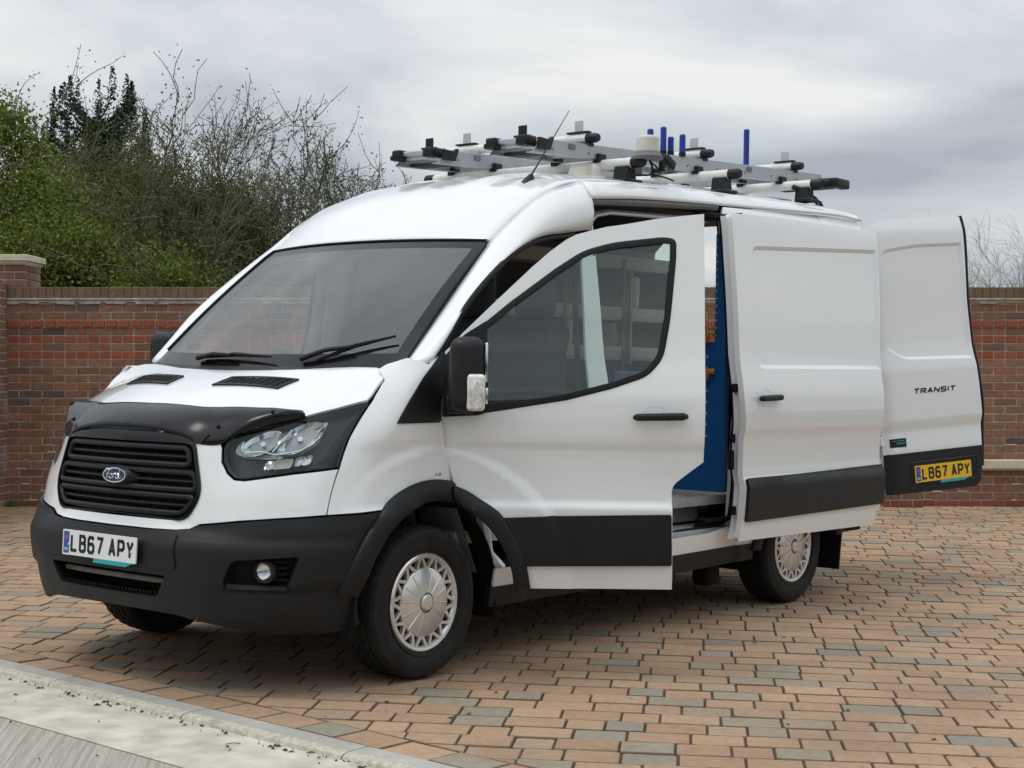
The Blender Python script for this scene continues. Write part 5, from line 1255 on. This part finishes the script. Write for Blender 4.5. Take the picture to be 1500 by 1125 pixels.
# ---- rear doors
RH = Vector((5.37, -1.03, 1.0)); axr = Vector((0, math.sin(R(3)), math.cos(R(3))))
rprof = pchip([.5, .86, 1.0, 1.07, 1.40, 1.47, 1.56, 2.2, 2.30, 2.45], [.0, .004, .0, .016, .020, .010, -.004, -.018, -.022, -.06])
def RD_(s_, z_):
    s_ = np.asarray(s_, float); z_ = np.asarray(z_, float); return np.stack([RH.x+.03+rprof(z_)-.03*np.clip((.10-s_)/.1, 0, 1)**2, RH.y+s_, z_], -1)
RG = nsgn(RD_, .4, 1.2, (1, 0, 0))
def RDo(s_, z_, o): p = RD_(s_, z_); return (float(p[0])+o, float(p[1]), float(p[2]))
def rear_door(sd_):
    nm = empty('rear_door', RH if sd_ < 0 else (RH.x, -RH.y, 1.0), van)
    a = axr if sd_ < 0 else Vector((0, -axr.y, axr.z)); ang = R(-110) if sd_ < 0 else R(118)
    nm.rotation_mode = 'QUATERNION'; nm.rotation_quaternion = Matrix.Rotation(ang, 3, a).to_quaternion()
    nm['label'] = 'open nearside rear door carrying the yellow number plate' if sd_ < 0 else 'open offside rear door'
    xf = None if sd_ < 0 else mirY; sY = 1 if sd_ < 0 else -1
    od2 = [(.0, .60), (.80, .59), (.84, .615), (.862, .72), (.882, .868), (.893, 1.1), (.880, 1.30), (.861, 1.475), (.852, 1.848), (.868, 2.2), (.875, 2.425), (.789, 2.43), (.60, 2.427), (.406, 2.418), (.25, 2.410), (.13, 2.396), (.04, 2.370), (.005, 2.30), (.0, 1.5)]
    rcp = rounded([(.075, 1.555), (.215, 1.475), (.845, 1.455), (.842, 2.245), (.42, 2.238), (.10, 2.205)], [.03, .06, .02, .02, 0, .06], 6)
    shell('door_panel', RD_, od2, [rcp], .03, .04, M['paint'], nm, sgn=RG, xf=xf)
    d_ = dens(rcp, .03); n = len(d_); di = inset(d_, .02); mb = MB()
    mb.add([tuple(Vector(RDo(*p, 0))*1) for p in d_]+[RDo(*p, -.003) for p in inset(d_, .006)]+[RDo(*p, -.012) for p in di], [(k*n+i, k*n+(i+1) % n, (k+1)*n+(i+1) % n, (k+1)*n+i) for k in range(2) for i in range(n)])
    if sd_ > 0: mb.v = [(x, -y, z_) for x, y, z_ in mb.v]
    mb.build('recess_edge', M['paint'], nm, True, ang=70)
    shell('recess_panel', RD_, [tuple(p) for p in di], (), .05, .01, M['paint'], nm, off=-.012, sgn=RG, xf=xf)
    mo2 = rounded([(.0, .60), (.79, .588), (.838, .625), (.882, .86), (.0, .862)], [.01, .02, .03, .01, .01])
    shell('rear_moulding', RD_, mo2, (), .05, .02, M['black_trim'], nm, off=.016, sgn=RG, xf=xf)
    mb = MB(); mb.tube([RDo(s_+.016, z_, -.022) for s_, z_ in crom([(.865, .72), (.893, 1.1), (.861, 1.475), (.852, 1.848), (.868, 2.2), (.878, 2.425)], 5)], .024, 6)
    if sd_ > 0: mb.v = [(x, -y, z_) for x, y, z_ in mb.v]
    mb.build('door_seal', M['rubber'], nm, True)
    if sd_ < 0:
        plate(nm, RDo(.482, .716, .018), (0, 1, 0), (0, 0, 1), (1, 0, 0), M['plate_yellow'])
        # plate recess rim, model lettering, dealer sticker
        mb = MB(); q = rounded([(.19, .642), (.80, .638), (.815, .80), (.19, .80)], .02); d2 = dens(q, .04); n = len(d2); mb.add([RDo(*p, .016) for p in d2]+[RDo(*p, .020) for p in inset(d2, .006)]+[RDo(*p, .016) for p in inset(d2, .014)], [(k*n+i, k*n+(i+1) % n, (k+1)*n+(i+1) % n, (k+1)*n+i) for k in range(2) for i in range(n)]); mb.build('plate_recess', M['black_trim'], nm, True)
        text('model_character', 'TRANSIT', .050, .036, .012, .0075, RDo(.262, 1.245, .0), (0, 1, 0), (0, 0, 1), (1, 0, 0), M['black_gloss'], nm, t=.004, slant=.25)
        mb = MB(); mb.prism([(.045, .905), (.180, .905), (.180, .962), (.045, .962)], lambda a, c, t: Vector(RDo(a, c, t)), 0, .006); stk = mb.build('dealer_sticker', M['black_gloss'], nm)
        mb = MB(); 
        for k in range(6): mb.prism([(.095+k*.013, .925), (.103+k*.013, .925), (.103+k*.013, .936), (.095+k*.013, .936)], lambda a, c, t: Vector(RDo(a, c, t)), .0062, .0068)
        mb.prism([(.06, .945), (.165, .945), (.165, .949), (.06, .949)], lambda a, c, t: Vector(RDo(a, c, t)), .0062, .0068); mb.build('sticker_print', M['plate_teal'], nm)
        for z_ in (2.15, 1.35, .95):
            mb = MB(); mb.box(RDo(-.012, z_, -.012), (.05, .03, .06), None, .008); mb.build('door_hinge', M['paint'], nm)
rear_door(-1); rear_door(1)

# ---- chassis, floor, interior shell
mb = MB(); mb.box((2.9, 0, .42), (4.9, 1.80, .10)); mb.box((.62, 0, .46), (.62, 1.3, .30)); mb.box((3.55, 0, .33), (.5, 1.1, .12)); mb.box((3.62, -.80, .27), (.14, .12, .22), None, .02)
mb.build('underbody', M['black_matt'], van)
mb = MB(); mb.box((3.95, 0, .66), (2.92, 1.80, .05)); mb.box((1.9, 0, .60), (1.2, 1.8, .06)); mb.box((2.97, -.86, .50), (1.25, .24, .03)); fl = mb.build('load_floor', M['metal_step'], van)
mb = MB(); mb.box((3.0, -.745, .595), (1.2, .012, .13)); 
for k in range(4): mb.box((3.0, -.80-k*.04, .519), (1.2, .012, .006))
mb.build('side_step', M['metal_step'], van)
mb = MB(); mb.tube([(3.30, -.93, .525), (3.45, -.93, .53), (3.58, -.95, .56)], .014, 6); mb.box((3.40, -.90, .545), (.07, .05, .04), None, .008); mb.build('step_mechanism', M['black_matt'], van)
mb = MB(); mb.grid([[(2.36, .86, .69), (5.38, .86, .69)], [(2.36, .86, 1.5), (5.38, .86, 1.5)], [(2.36, .78, 2.25), (5.38, .78, 2.25)]])
mb.build('load_lining', M['int_grey'], van)
mb = MB(); mb.grid([[(2.36, .78, 2.25), (5.38, .78, 2.25)], [(2.36, .60, 2.38), (5.38, .60, 2.42)], [(2.36, -.60, 2.38), (5.38, -.60, 2.42)], [(2.36, -.74, 2.28), (5.38, -.74, 2.34)]])
mb.build('roof_lining', M['int_dark'], van)
mb = MB(); mb.grid([[(3.70, -.90, .69), (5.38, -.90, .69)], [(3.70, -.86, 1.5), (5.38, -.86, 1.5)], [(3.70, -.78, 2.28), (5.38, -.78, 2.33)]]); mb.build('load_lining', M['int_dark'], van)
mb = MB(); mb.grid([[(1.68, -.70, 1.95), (2.36, -.74, 2.24)], [(1.60, 0, 1.98), (2.36, 0, 2.36)], [(1.68, .70, 1.95), (2.36, .74, 2.24)]]); mb.build('headlining', M['lining'], van)
panel('pillar_trim', [(2.17, .47), (2.20, 1.95), (2.24, 2.04), (2.44, 2.22), (2.44, .47)], sd_=1, material='lining', off=-.05)
mb = MB(); mb.grid([[(1.1, -.86, .62), (1.1, .86, .62)], [(.98, -.84, 1.22), (.98, .84, 1.22)], [(.93, -.82, 1.34), (.93, .82, 1.34)], [(1.10, -.84, 1.36), (1.10, .84, 1.36)], [(1.36, -.84, 1.31), (1.36, .84, 1.31)], [(1.42, -.84, 1.22), (1.42, .84, 1.22)], [(1.40, -.84, .85), (1.40, .84, .85)]]); dash = mb.build('dashboard', M['int_grey'], van, True, ang=50)
mb = MB(); mb.add(*rbox((1.28, .42, 1.345), (.28, .44, .09), .035)); mb.build('instrument_binnacle', M['int_grey'], dash, True)
st_c = Vector((1.52, .42, 1.29)); tl = Matrix.Rotation(R(62), 3, 'Y')
mb = MB(); mb.tube([st_c+tl @ Vector((.19*math.cos(2*math.pi*k/28), .19*math.sin(2*math.pi*k/28), 0)) for k in range(28)], .016, 8, closed=True)
for a in (R(0), R(140), R(220)): mb.tube([st_c, st_c+tl @ Vector((.185*math.cos(a), .185*math.sin(a), 0))], .016, 6)
mb.tube([st_c, st_c+tl @ Vector((0, 0, .25))], .04, 8); mb.build('steering_wheel', M['int_dark'], van, True)
def seat(y, w):
    s_ = empty('seat', (1.9, y, .62), van); rot = Matrix.Rotation(R(-12), 3, 'Y')
    for nm, c, d, r_, rt_ in (('seat_cushion', (1.86, y, .92), (.52, w, .20), .06, None), ('seat_base', (1.86, y, .73), (.42, w*.8, .20), .02, None), ('backrest', (2.12, y, 1.30), (.16, w, .68), .06, rot.inverted()), ('headrest', (2.20, y, 1.75), (.11, w*.55, .20), .045, None)):
        mb = MB(); mb.add(*rbox(c, d, r_, rt_)); mb.build(nm, M['seat'], s_, True, ang=60)
seat(.46, .50); seat(-.22, .46); seat(-.64, .42)
# bulkhead posts, far-side racking
rk = empty('racking', (4.3, .7, .69), van); rk['label'] = 'tool racking along the far side of the load space'
for z_ in (1.02, 1.47, 1.74, 2.09):
    mb = MB(); mb.box((4.25, .70, z_), (1.95, .30, .012)); mb.box((4.25, .55, z_+.045), (1.95, .012, .075)); mb.build('shelf', M['beige'], rk)
for x in (3.28, 4.0, 4.66, 5.22):
    mb = MB(); mb.box((x, .70, 1.42), (.03, .32, 1.46)); mb.build('shelf_upright', M['int_grey'], rk)
for k in range(3):
    mb = MB(); mb.box((4.80+.0*k, .58, 1.14+k*.10), (.72, .26, .09), None, .008); dr = mb.build('drawer', M['rack_blue'], rk)
    mb = MB(); mb.box((4.80, .445, 1.14+k*.10), (.16, .012, .03), None, .004); mb.build('drawer_handle', M['beige'], rk)
for (x, z_, h_) in ((4.62, 1.55, .15), (4.86, 1.83, .2), (4.30, 1.83, .2), (4.1, 1.55, .17)):
    mb = MB(); mb.lathe([(.0, 0), (.085, 0), (.09, h_), (.075, h_+.015), (0, h_+.015)], (x, .66, z_), 'z', 18); mb.build('storage_tub', M['cream'], rk, True)
mb = MB(); mb.box((4.72, .62, 1.75), (.02, .2, .62)); mb.build('pale_panel', M['lining'], rk)
# near-side blue end frame with hooks
ne = empty('rack_end_frame', (3.62, -.80, .69), van); ne['label'] = 'blue perforated racking end frame beside the sliding door opening'
def perf(mb, x, y0, y1, z0, z1, t=.004): mb.box((x, (y0+y1)/2, (z0+z1)/2), (t, y1-y0, z1-z0))
mb = MB(); mb.box((3.62, -.885, 1.44), (.05, .075, 1.48), None, .004); mb.build('upright', M['rack_blue'], ne)
mb = MB(); mb.prism([(-.90, .70), (-.55, .70), (-.57, .76), (-.74, .93), (-.74, 1.50), (-.78, 1.56), (-.90, 1.56)], lambda a, c, t: Vector((3.60+t, a, c)), 0, .006); mb.build('end_panel', M['rack_blue'], ne)
mb = MB(); mb.box((3.66, -.90, 1.98), (.006, .16, .64)); mb.build('perforated_panel', M['int_dark'], ne)
hl = MB()
for k in range(14): hl.box((3.594, -.86, 1.60+k*.042), (.003, .008, .012))
for k in range(8): hl.box((3.597, -.80, 1.02+k*.065), (.003, .010, .014))
for k in range(11):
    for yy in (-.915, -.945): hl.box((3.655, yy, 1.62+k*.055), (.004, .012, .014))
hl.build('perforations', M['lining'], ne)
for z_ in (1.565, 1.345):
    mb = MB(); mb.tube([(3.58, -.86, z_+.045), (3.56, -.83, z_+.05), (3.56, -.81, z_), (3.56, -.78, z_-.01), (3.57, -.70, z_-.01)], .019, 8); mb.build('tool_hook', M['orange'], ne, True)
mb = MB(); 
for z_ in (.95, 1.08, 1.22, 1.44): mb.box((3.95, -.84, z_), (.6, .03, .045))
mb.build('cross_rail', M['int_dark'], ne)

# ---- wheels
def wheel(x, sd_, steer=0):
    w = empty('wheel', (x, sd_*.875, WZC), van); c = (x, sd_*.875, WZC)
    prof = [(.205, -.085), (.225, -.102), (.26, -.113), (.305, -.113), (.325, -.106), (.336, -.092)]
    gx = [(-.085, 0), (-.060, 0), (-.057, 1), (-.051, 1), (-.048, 0), (-.022, 0), (-.019, 1), (-.013, 1), (-.010, 0), (.010, 0), (.013, 1), (.019, 1), (.022, 0), (.048, 0), (.051, 1), (.057, 1), (.060, 0), (.085, 0)]
    prof += [(WR-(.009 if g_ else 0)-.004*(abs(h_)/.085)**2, h_) for h_, g_ in gx]+[(r_, -h_) for r_, h_ in prof_rev(prof)]
    n = 120; v = []; L = len(prof)
    for k in range(n):
        a = 2*math.pi*k/n
        for (r_, h_) in prof:
            rr = r_
            if r_ > .328 and abs(h_) > .058 and k % 3 == 0: rr -= .006
            if r_ > .325 and abs(h_) <= .058 and (k+int((h_+.1)*240)) % 3 == 0: rr -= .006
            if abs(r_-.26) < .002: rr = r_
            v.append((x+rr*math.cos(a), c[1]+h_, WZC+rr*math.sin(a)))
    mb = MB(); mb.add(v, [(k*L+i, ((k+1) % n)*L+i, ((k+1) % n)*L+i+1, k*L+i+1) for k in range(n) for i in range(L-1)]); mb.build('tyre', M['tyre'], w, True, ang=28)
    # raised sidewall rings
    mb = MB()
    for r_ in (.236, .292): mb.tube([(x+r_*math.cos(2*math.pi*k/64), c[1]+sd_*(.1125 if r_ > .28 else .1075), WZC+r_*math.sin(2*math.pi*k/64)) for k in range(64)], .0028, 5, closed=True)
    mb.build('sidewall_ring', M['tyre'], w, True)
    yo = c[1]+sd_*.095
    def P(r_, a, o): return (x+r_*math.cos(a), yo+sd_*o, WZC+r_*math.sin(a))
    mb = MB(); mb.lathe([(.0, -sd_*.035), (.19, -sd_*.035), (.207, -sd_*.02)], (x, yo, WZC), 'y', 48); mb.build('wheel_disc', M['black_matt'], w)
    tr = MB(); tr.lathe([(.219, -sd_*.012), (.219, sd_*.004), (.213, sd_*.010), (.200, sd_*.008), (.193, -sd_*.004), (.193, -sd_*.02)], (x, yo, WZC), 'y', 72)
    tr.lathe([(.156, -sd_*.012), (.154, sd_*.002), (.148, sd_*.006), (.09, sd_*.012), (.045, sd_*.016)], (x, yo, WZC), 'y', 56)
    tr.lathe([(.045, sd_*.010), (.040, sd_*.012), (.036, sd_*.022), (.030, sd_*.026), (0, sd_*.027)], (x, yo, WZC), 'y', 28)
    trim = tr.build('wheel_trim', M['silver'], w, True, ang=30)
    for k in range(14):
        a = 2*math.pi*(k+.3)/14; mb = MB()
        for da in (-.105, .105):
            a2 = a+da*1.0; q0, q1 = a+da*.25, a2+da*.75; wI, wO = .062, .036
            mb.add([P(.150, q0-wI, .004), P(.150, q0+wI, .004), P(.198, q1+wO, .007), P(.198, q1-wO, .007), P(.150, q0-wI, -.014), P(.150, q0+wI, -.014), P(.198, q1+wO, -.014), P(.198, q1-wO, -.014)], [(0, 1, 2, 3), (0, 4, 5, 1), (1, 5, 6, 2), (2, 6, 7, 3), (3, 7, 4, 0)])
        mb.build('trim_spoke', M['silver'], w)
        mb = MB(); a3 = 2*math.pi*(k+.8)/14; mb.tube([P(.050, a3, .0145), P(.095, a3, .0115), P(.148, a3, .006)], [.0022, .003, .003], 5); mb.build('trim_ridge', M['silver'], w, True)
    return w
def prof_rev(p): return [(r_, h_) for r_, h_ in p[::-1]]
for (x, sd_) in ((FWX, -1), (RWX, -1), (FWX, 1), (RWX, 1)): wheel(x, sd_)
mb = MB(); mb.tube([(FWX, -.75, .33), (FWX, .75, .33)], .05, 8); mb.tube([(RWX, -.75, .33), (RWX, .75, .33)], .05, 8); mb.build('axles', M['black_matt'], van)
for y_ in (-.90, .90):
    mb = MB(); mb.box((4.86, y_, .36), (.012, .24, .40), Matrix.Rotation(R(8), 3, 'Y'), .004); mb.build('mud_flap', M['rubber'], van)
# ================================================================== roof equipment
def zb(x): return 2.530+.043*(x-2.3)
rack = empty('roof_rack', (3.9, 0, 2.5), van); rack['label'] = 'roof rack of white tubes on black feet'
def capped_tube(name, x, y0, y1, z_, r_, parent, cap='near'):
    mb = MB(); mb.tube([(x, y0+.055, z_), (x, y1-.055, z_)], r_, 14); t_ = mb.build(name, M['tube_white'], parent, True)
    for (ya, yb) in ((y0, y0+.075), (y1-.075, y1)):
        mb = MB(); mb.tube([(x, ya if ya == y0 else ya, z_), (x, ya+.02 if ya == y0 else ya+.01, z_), (x, yb-.01, z_), (x, yb, z_)], [r_*.80 if ya == y0 else r_*1.06, r_*1.06, r_*1.06, r_*1.06 if ya == y0 else r_*.8], 14); mb.build('tube_cap', M['black_trim'], parent, True)
    return t_
for x in (2.93, 3.93, 4.94):
    zc_ = zb(x)-.034; capped_tube('crossbar', x, -.80, .80, zc_, .030, rack)
    for y in (-.67, .67):
        mb = MB(); zr = zc_-.11; mb.prism([(-.05, zr), (.05, zr), (.032, zc_-.02), (-.032, zc_-.02)], lambda a, c, t: Vector((x+a, y+t, c)), -.045, .045); mb.box((x, y-.02*(1 if y < 0 else -1), zr+.008), (.14, .11, .02), None, .006); mb.build('rack_foot', M['black_trim'], rack)
# long bars under the trays
for k, (ya, yb, xa, xb, lab) in enumerate(((-.5, -.2, 2.33, 5.48, 'near ladder tray of aluminium side plates with black front clamps'), (.25, .58, 2.42, 5.30, 'far ladder tray of aluminium side plates with black front clamps'))):
    tr = empty('ladder_tray', (4, (ya+yb)/2, 2.6), van); tr['label'] = lab
    for sgn_, y in ((-1, ya), (1, yb)):
        mb = MB(); h_ = .078; x0 = xa; fl_ = -.05*sgn_
        mb.add([(x0, y, zb(x0)), (xb, y, zb(xb)), (xb, y, zb(xb)+h_), (x0+.09, y, zb(x0)+h_), (x0, y-sgn_*.045, zb(x0)-.003), (xb, y-sgn_*.045, zb(xb)-.003), (x0+.09, y-sgn_*.014, zb(x0)+h_+.004), (xb, y-sgn_*.014, zb(xb)+h_+.004)], [(0, 1, 2, 3), (0, 4, 5, 1), (3, 2, 7, 6)])
        o = mb.build('tray_side', M['alu'], tr); md = o.modifiers.new('thickness', 'SOLIDIFY'); md.thickness = .004
        mb = MB()
        for i in range(10):
            xx = xa+.17+i*.33; mb.tube([(xx, y-.0025, zb(xx)+.026), (xx, y-.0045, zb(xx)+.026)], .006, 8)
        tag(mb.build('rivets', M['int_grey'], tr), kind='stuff')
    # front roller pair and clamp blocks
    for (dx, dz) in ((.055, .050), (.028, .072)):
        mb = MB(); mb.tube([(xa+dx, ya+.045, zb(xa)+dz), (xa+dx, yb-.045, zb(xa)+dz)], .014, 10); mb.build('roller', M['alu'], tr, True)
    for (y, w_) in ((yb-.015, .07), (ya+.075, .075)):
        mb = MB(); mb.add(*rbox((xa+.04, y, zb(xa)+.066), (.10, w_, .056), .012)); mb.build('clamp_block', M['black_trim'], tr, True)
    mb = MB(); mb.add(*rbox((xa+.035, yb+.012, zb(xa)+.050), (.09, .045, .03), .01)); mb.build('clamp_arm', M['black_trim'], tr, True)
    mb = MB(); mb.prism([(xa+.03, zb(xa)+.020), (xa+.12, zb(xa)+.020), (xa+.14, zb(xa)+.065), (xa+.150, zb(xa)+.088), (xa+.135, zb(xa)+.092), (xa+.11, zb(xa)+.074), (xa+.03, zb(xa)+.078)], lambda a, c, t: Vector((a, ya-.006+t, c)), -.022, .0); mb.build('clamp_plate', M['black_trim'], tr)
    mb = MB(); mb.box((xa+.16, (ya+yb)/2, zb(xa)+.018), (.09, yb-ya-.02, .022), None, .004); mb.build('front_cross_member', M['int_dark'], tr)
    mb = MB(); mb.box((xa+.04, ya+.10, zb(xa)+.120), (.006, .055, .058)); mb.box((xa+.04, ya+.10, zb(xa)+.092), (.03, .10, .010)); mb.build('stop_tab', M['black_trim'], tr)
    for xx in np.arange(xa+.5, xb, .62):
        mb = MB(); mb.tube([(xx, ya+.01, zb(xx)+.03), (xx, yb-.01, zb(xx)+.03)], .016, 8); mb.build('tray_rung', M['alu'], tr, True)
    for xx in (2.93, 3.93, 4.94):
        for y in (ya, yb):
            mb = MB(); mb.box((xx, y, zb(xx)+.004), (.07, .045, .05), None, .005); mb.build('rail_clamp', M['black_trim'], tr)
    for xx in (xa+.34, xa+1.25, xa+2.2):
        mb = MB(); mb.box((xx, ya-.004, zb(xx)+.05), (.05, .012, .03), None, .003); mb.build('rail_bracket', M['int_grey'], tr)
    for y in (ya+.05, yb-.05):
        mb = MB(); mb.tube([(xa+.1, y, zb(xa+.1)+.055), (xb, y, zb(xb)+.055)], .011, 8); mb.build('inner_rail', M['alu'], tr, True)
    mb = MB(); mb.add(*rbox((xb+.03, (ya+yb)/2-.03, zb(xb)+.01), (.08, yb-ya+.10, .06), .014)); mb.build('rear_roller', M['black_trim'], tr, True)
    mb = MB(); mb.box((xa+.82, (ya+.02), zb(xa+.8)-.028), (.34, .08, .05), None, .006); mb.build('tray_mount', mat('slate_bracket', (.045, .05, .06), .5), tr)
# upper tubes carrying the stop tabs
for x in (2.84, 4.01, 5.12):
    zc_ = zb(x)+.078+.036; capped_tube('upper_tube', x, -.555, .64, zc_-.004, .026, rack)
    for y in (-.42, .40):
        mb = MB(); mb.box((x, y, zc_+.032), (.04, .15, .010), None, .003); mb.build('tab_saddle', M['black_trim'], rack)
        mb = MB(); mb.box((x, y, zc_+.066), (.006, .055, .062)); mb.build('stop_tab', M['tab'], rack)
    for y in (-.44, .42):
        mb = MB(); mb.box((x, y, zc_-.038), (.05, .14, .018), None, .004); mb.build('tube_clamp', M['black_trim'], rack)
# blue upright ladder posts
for (x, y, z0, z1) in ((3.75, -.37, 2.70, 2.855), (3.80, -.39, 2.70, 2.80), (3.76, -.50, 2.68, 2.80), (3.48, -.46, 2.68, 2.80), (4.66, -.40, 2.70, 2.955), (3.21, -.21, 2.66, 2.715)):
    mb = MB(); mb.tube([(x, y, z0), (x, y, z0+.02), (x, y, z1-.006), (x, y, z1)], [.017, .0185, .0185, .014], 14); mb.build('ladder_post', M['blue_post'], rack, True)
    mb = MB(); mb.tube([(x, y, z0-.012), (x, y, z0+.012)], .021, 12); mb.build('post_socket', M['black_trim'], rack, True)
mb = MB(); mb.tube([(4.66, -.40, 2.70), (4.80, -.42, 2.695), (5.08, -.46, 2.70)], .005, 5); mb.build('rack_cable', M['rubber'], rack, True)
for x in (3.4, 4.55): 
    mb = MB(); mb.box((x, -.33, zb(x)+.098), (.07, .03, .016), None, .003); mb.build('tray_pad', M['black_trim'], rack)
# rear handle roller on the last lower bar
mb = MB(); mb.tube([(4.97, -.76, zb(4.94)-.03), (5.10, -.80, zb(4.94)-.015)], [.036, .036], 12); mb.add(*rbox((5.12, -.82, zb(5)-.02), (.19, .07, .062), .014)); mb.build('rear_handle', M['black_trim'], rack, True)
mb = MB(); mb.tube([(4.88, -.62, zb(4.94)-.05), (5.02, -.70, zb(5)-.12), (5.08, -.72, zb(5)-.17)], .018, 7); mb.build('rack_strut', M['black_trim'], rack, True)
mb = MB(); mb.tube([(5.06+.03*math.cos(a), -.72, 2.485+.03*math.sin(a)) for a in np.linspace(-.6, 3.6, 12)], .004, 5); mb.build('cable_loop', M['tab'], rack, True)
# amber-less clear beacon on its bracket with cable
be = empty('beacon', (2.96, -.80, 2.55), van); bz = 2.548
mb = MB(); mb.lathe([(0, bz-.012), (.082, bz-.012), (.086, bz+.004), (.074, bz+.014), (.068, bz+.030), (0, bz+.03)], (2.96, -.80, 0), 'z', 32); mb.build('beacon_base', M['int_grey'], be, True)
mb = MB(); mb.lathe([(.064, bz+.030), (.066, bz+.038), (.063, bz+.048), (.065, bz+.057), (.062, bz+.066), (.064, bz+.076), (.061, bz+.086), (.063, bz+.096), (.061, bz+.110), (.054, bz+.117), (0, bz+.119)], (2.96, -.80, 0), 'z', 32); mb.build('beacon_lens', M['cream'], be, True, ang=60)
mb = MB(); mb.tube(crom([(2.98, -.80, bz-.01), (3.01, -.80, bz-.06), (2.99, -.79, bz-.09), (2.90, -.76, bz-.10), (2.85, -.72, bz-.13)], 5), .006, 6); mb.tube(crom([(2.99, -.80, bz-.02), (3.06, -.80, bz-.05), (3.02, -.80, bz-.085), (3.14, -.80, bz-.09), (3.22, -.80, bz-.10)], 5), .005, 6); mb.build('beacon_cable', M['rubber'], be, True)
mb = MB(); mb.add(*rbox((3.16, -.80, 2.545), (.10, .05, .055), .012, Matrix.Rotation(R(25), 3, 'Y'))); mb.add(*rbox((3.10, -.80, 2.535), (.03, .03, .10), .006)); mb.build('work_lamp', M['black_trim'], van, True)
# roof ventilator and aerial
mb = MB(); mb.add(*rbox((2.90, -.435, 2.485), (.13, .20, .085), .022, Matrix.Rotation(R(0), 3, 'Z'), .86)); mb.build('roof_vent', M['vent'], van, True, ang=60)
mb = MB(); mb.add([(2.11, -.62, 2.325), (2.215, -.62, 2.345), (2.215, -.58, 2.345), (2.11, -.58, 2.325), (2.19, -.605, 2.392), (2.205, -.605, 2.395), (2.205, -.595, 2.395), (2.19, -.595, 2.392)], [(0, 1, 5, 4), (1, 2, 6, 5), (2, 3, 7, 6), (3, 0, 4, 7), (4, 5, 6, 7)]); ae = mb.build('aerial', M['black_trim'], van)
mb = MB(); mb.tube([(2.195, -.60, 2.38), (2.26, -.60, 2.457), (2.513, -.60, 2.761)], [.006, .004, .002], 6); mb.build('aerial_rod', M['black_trim'], ae, True)
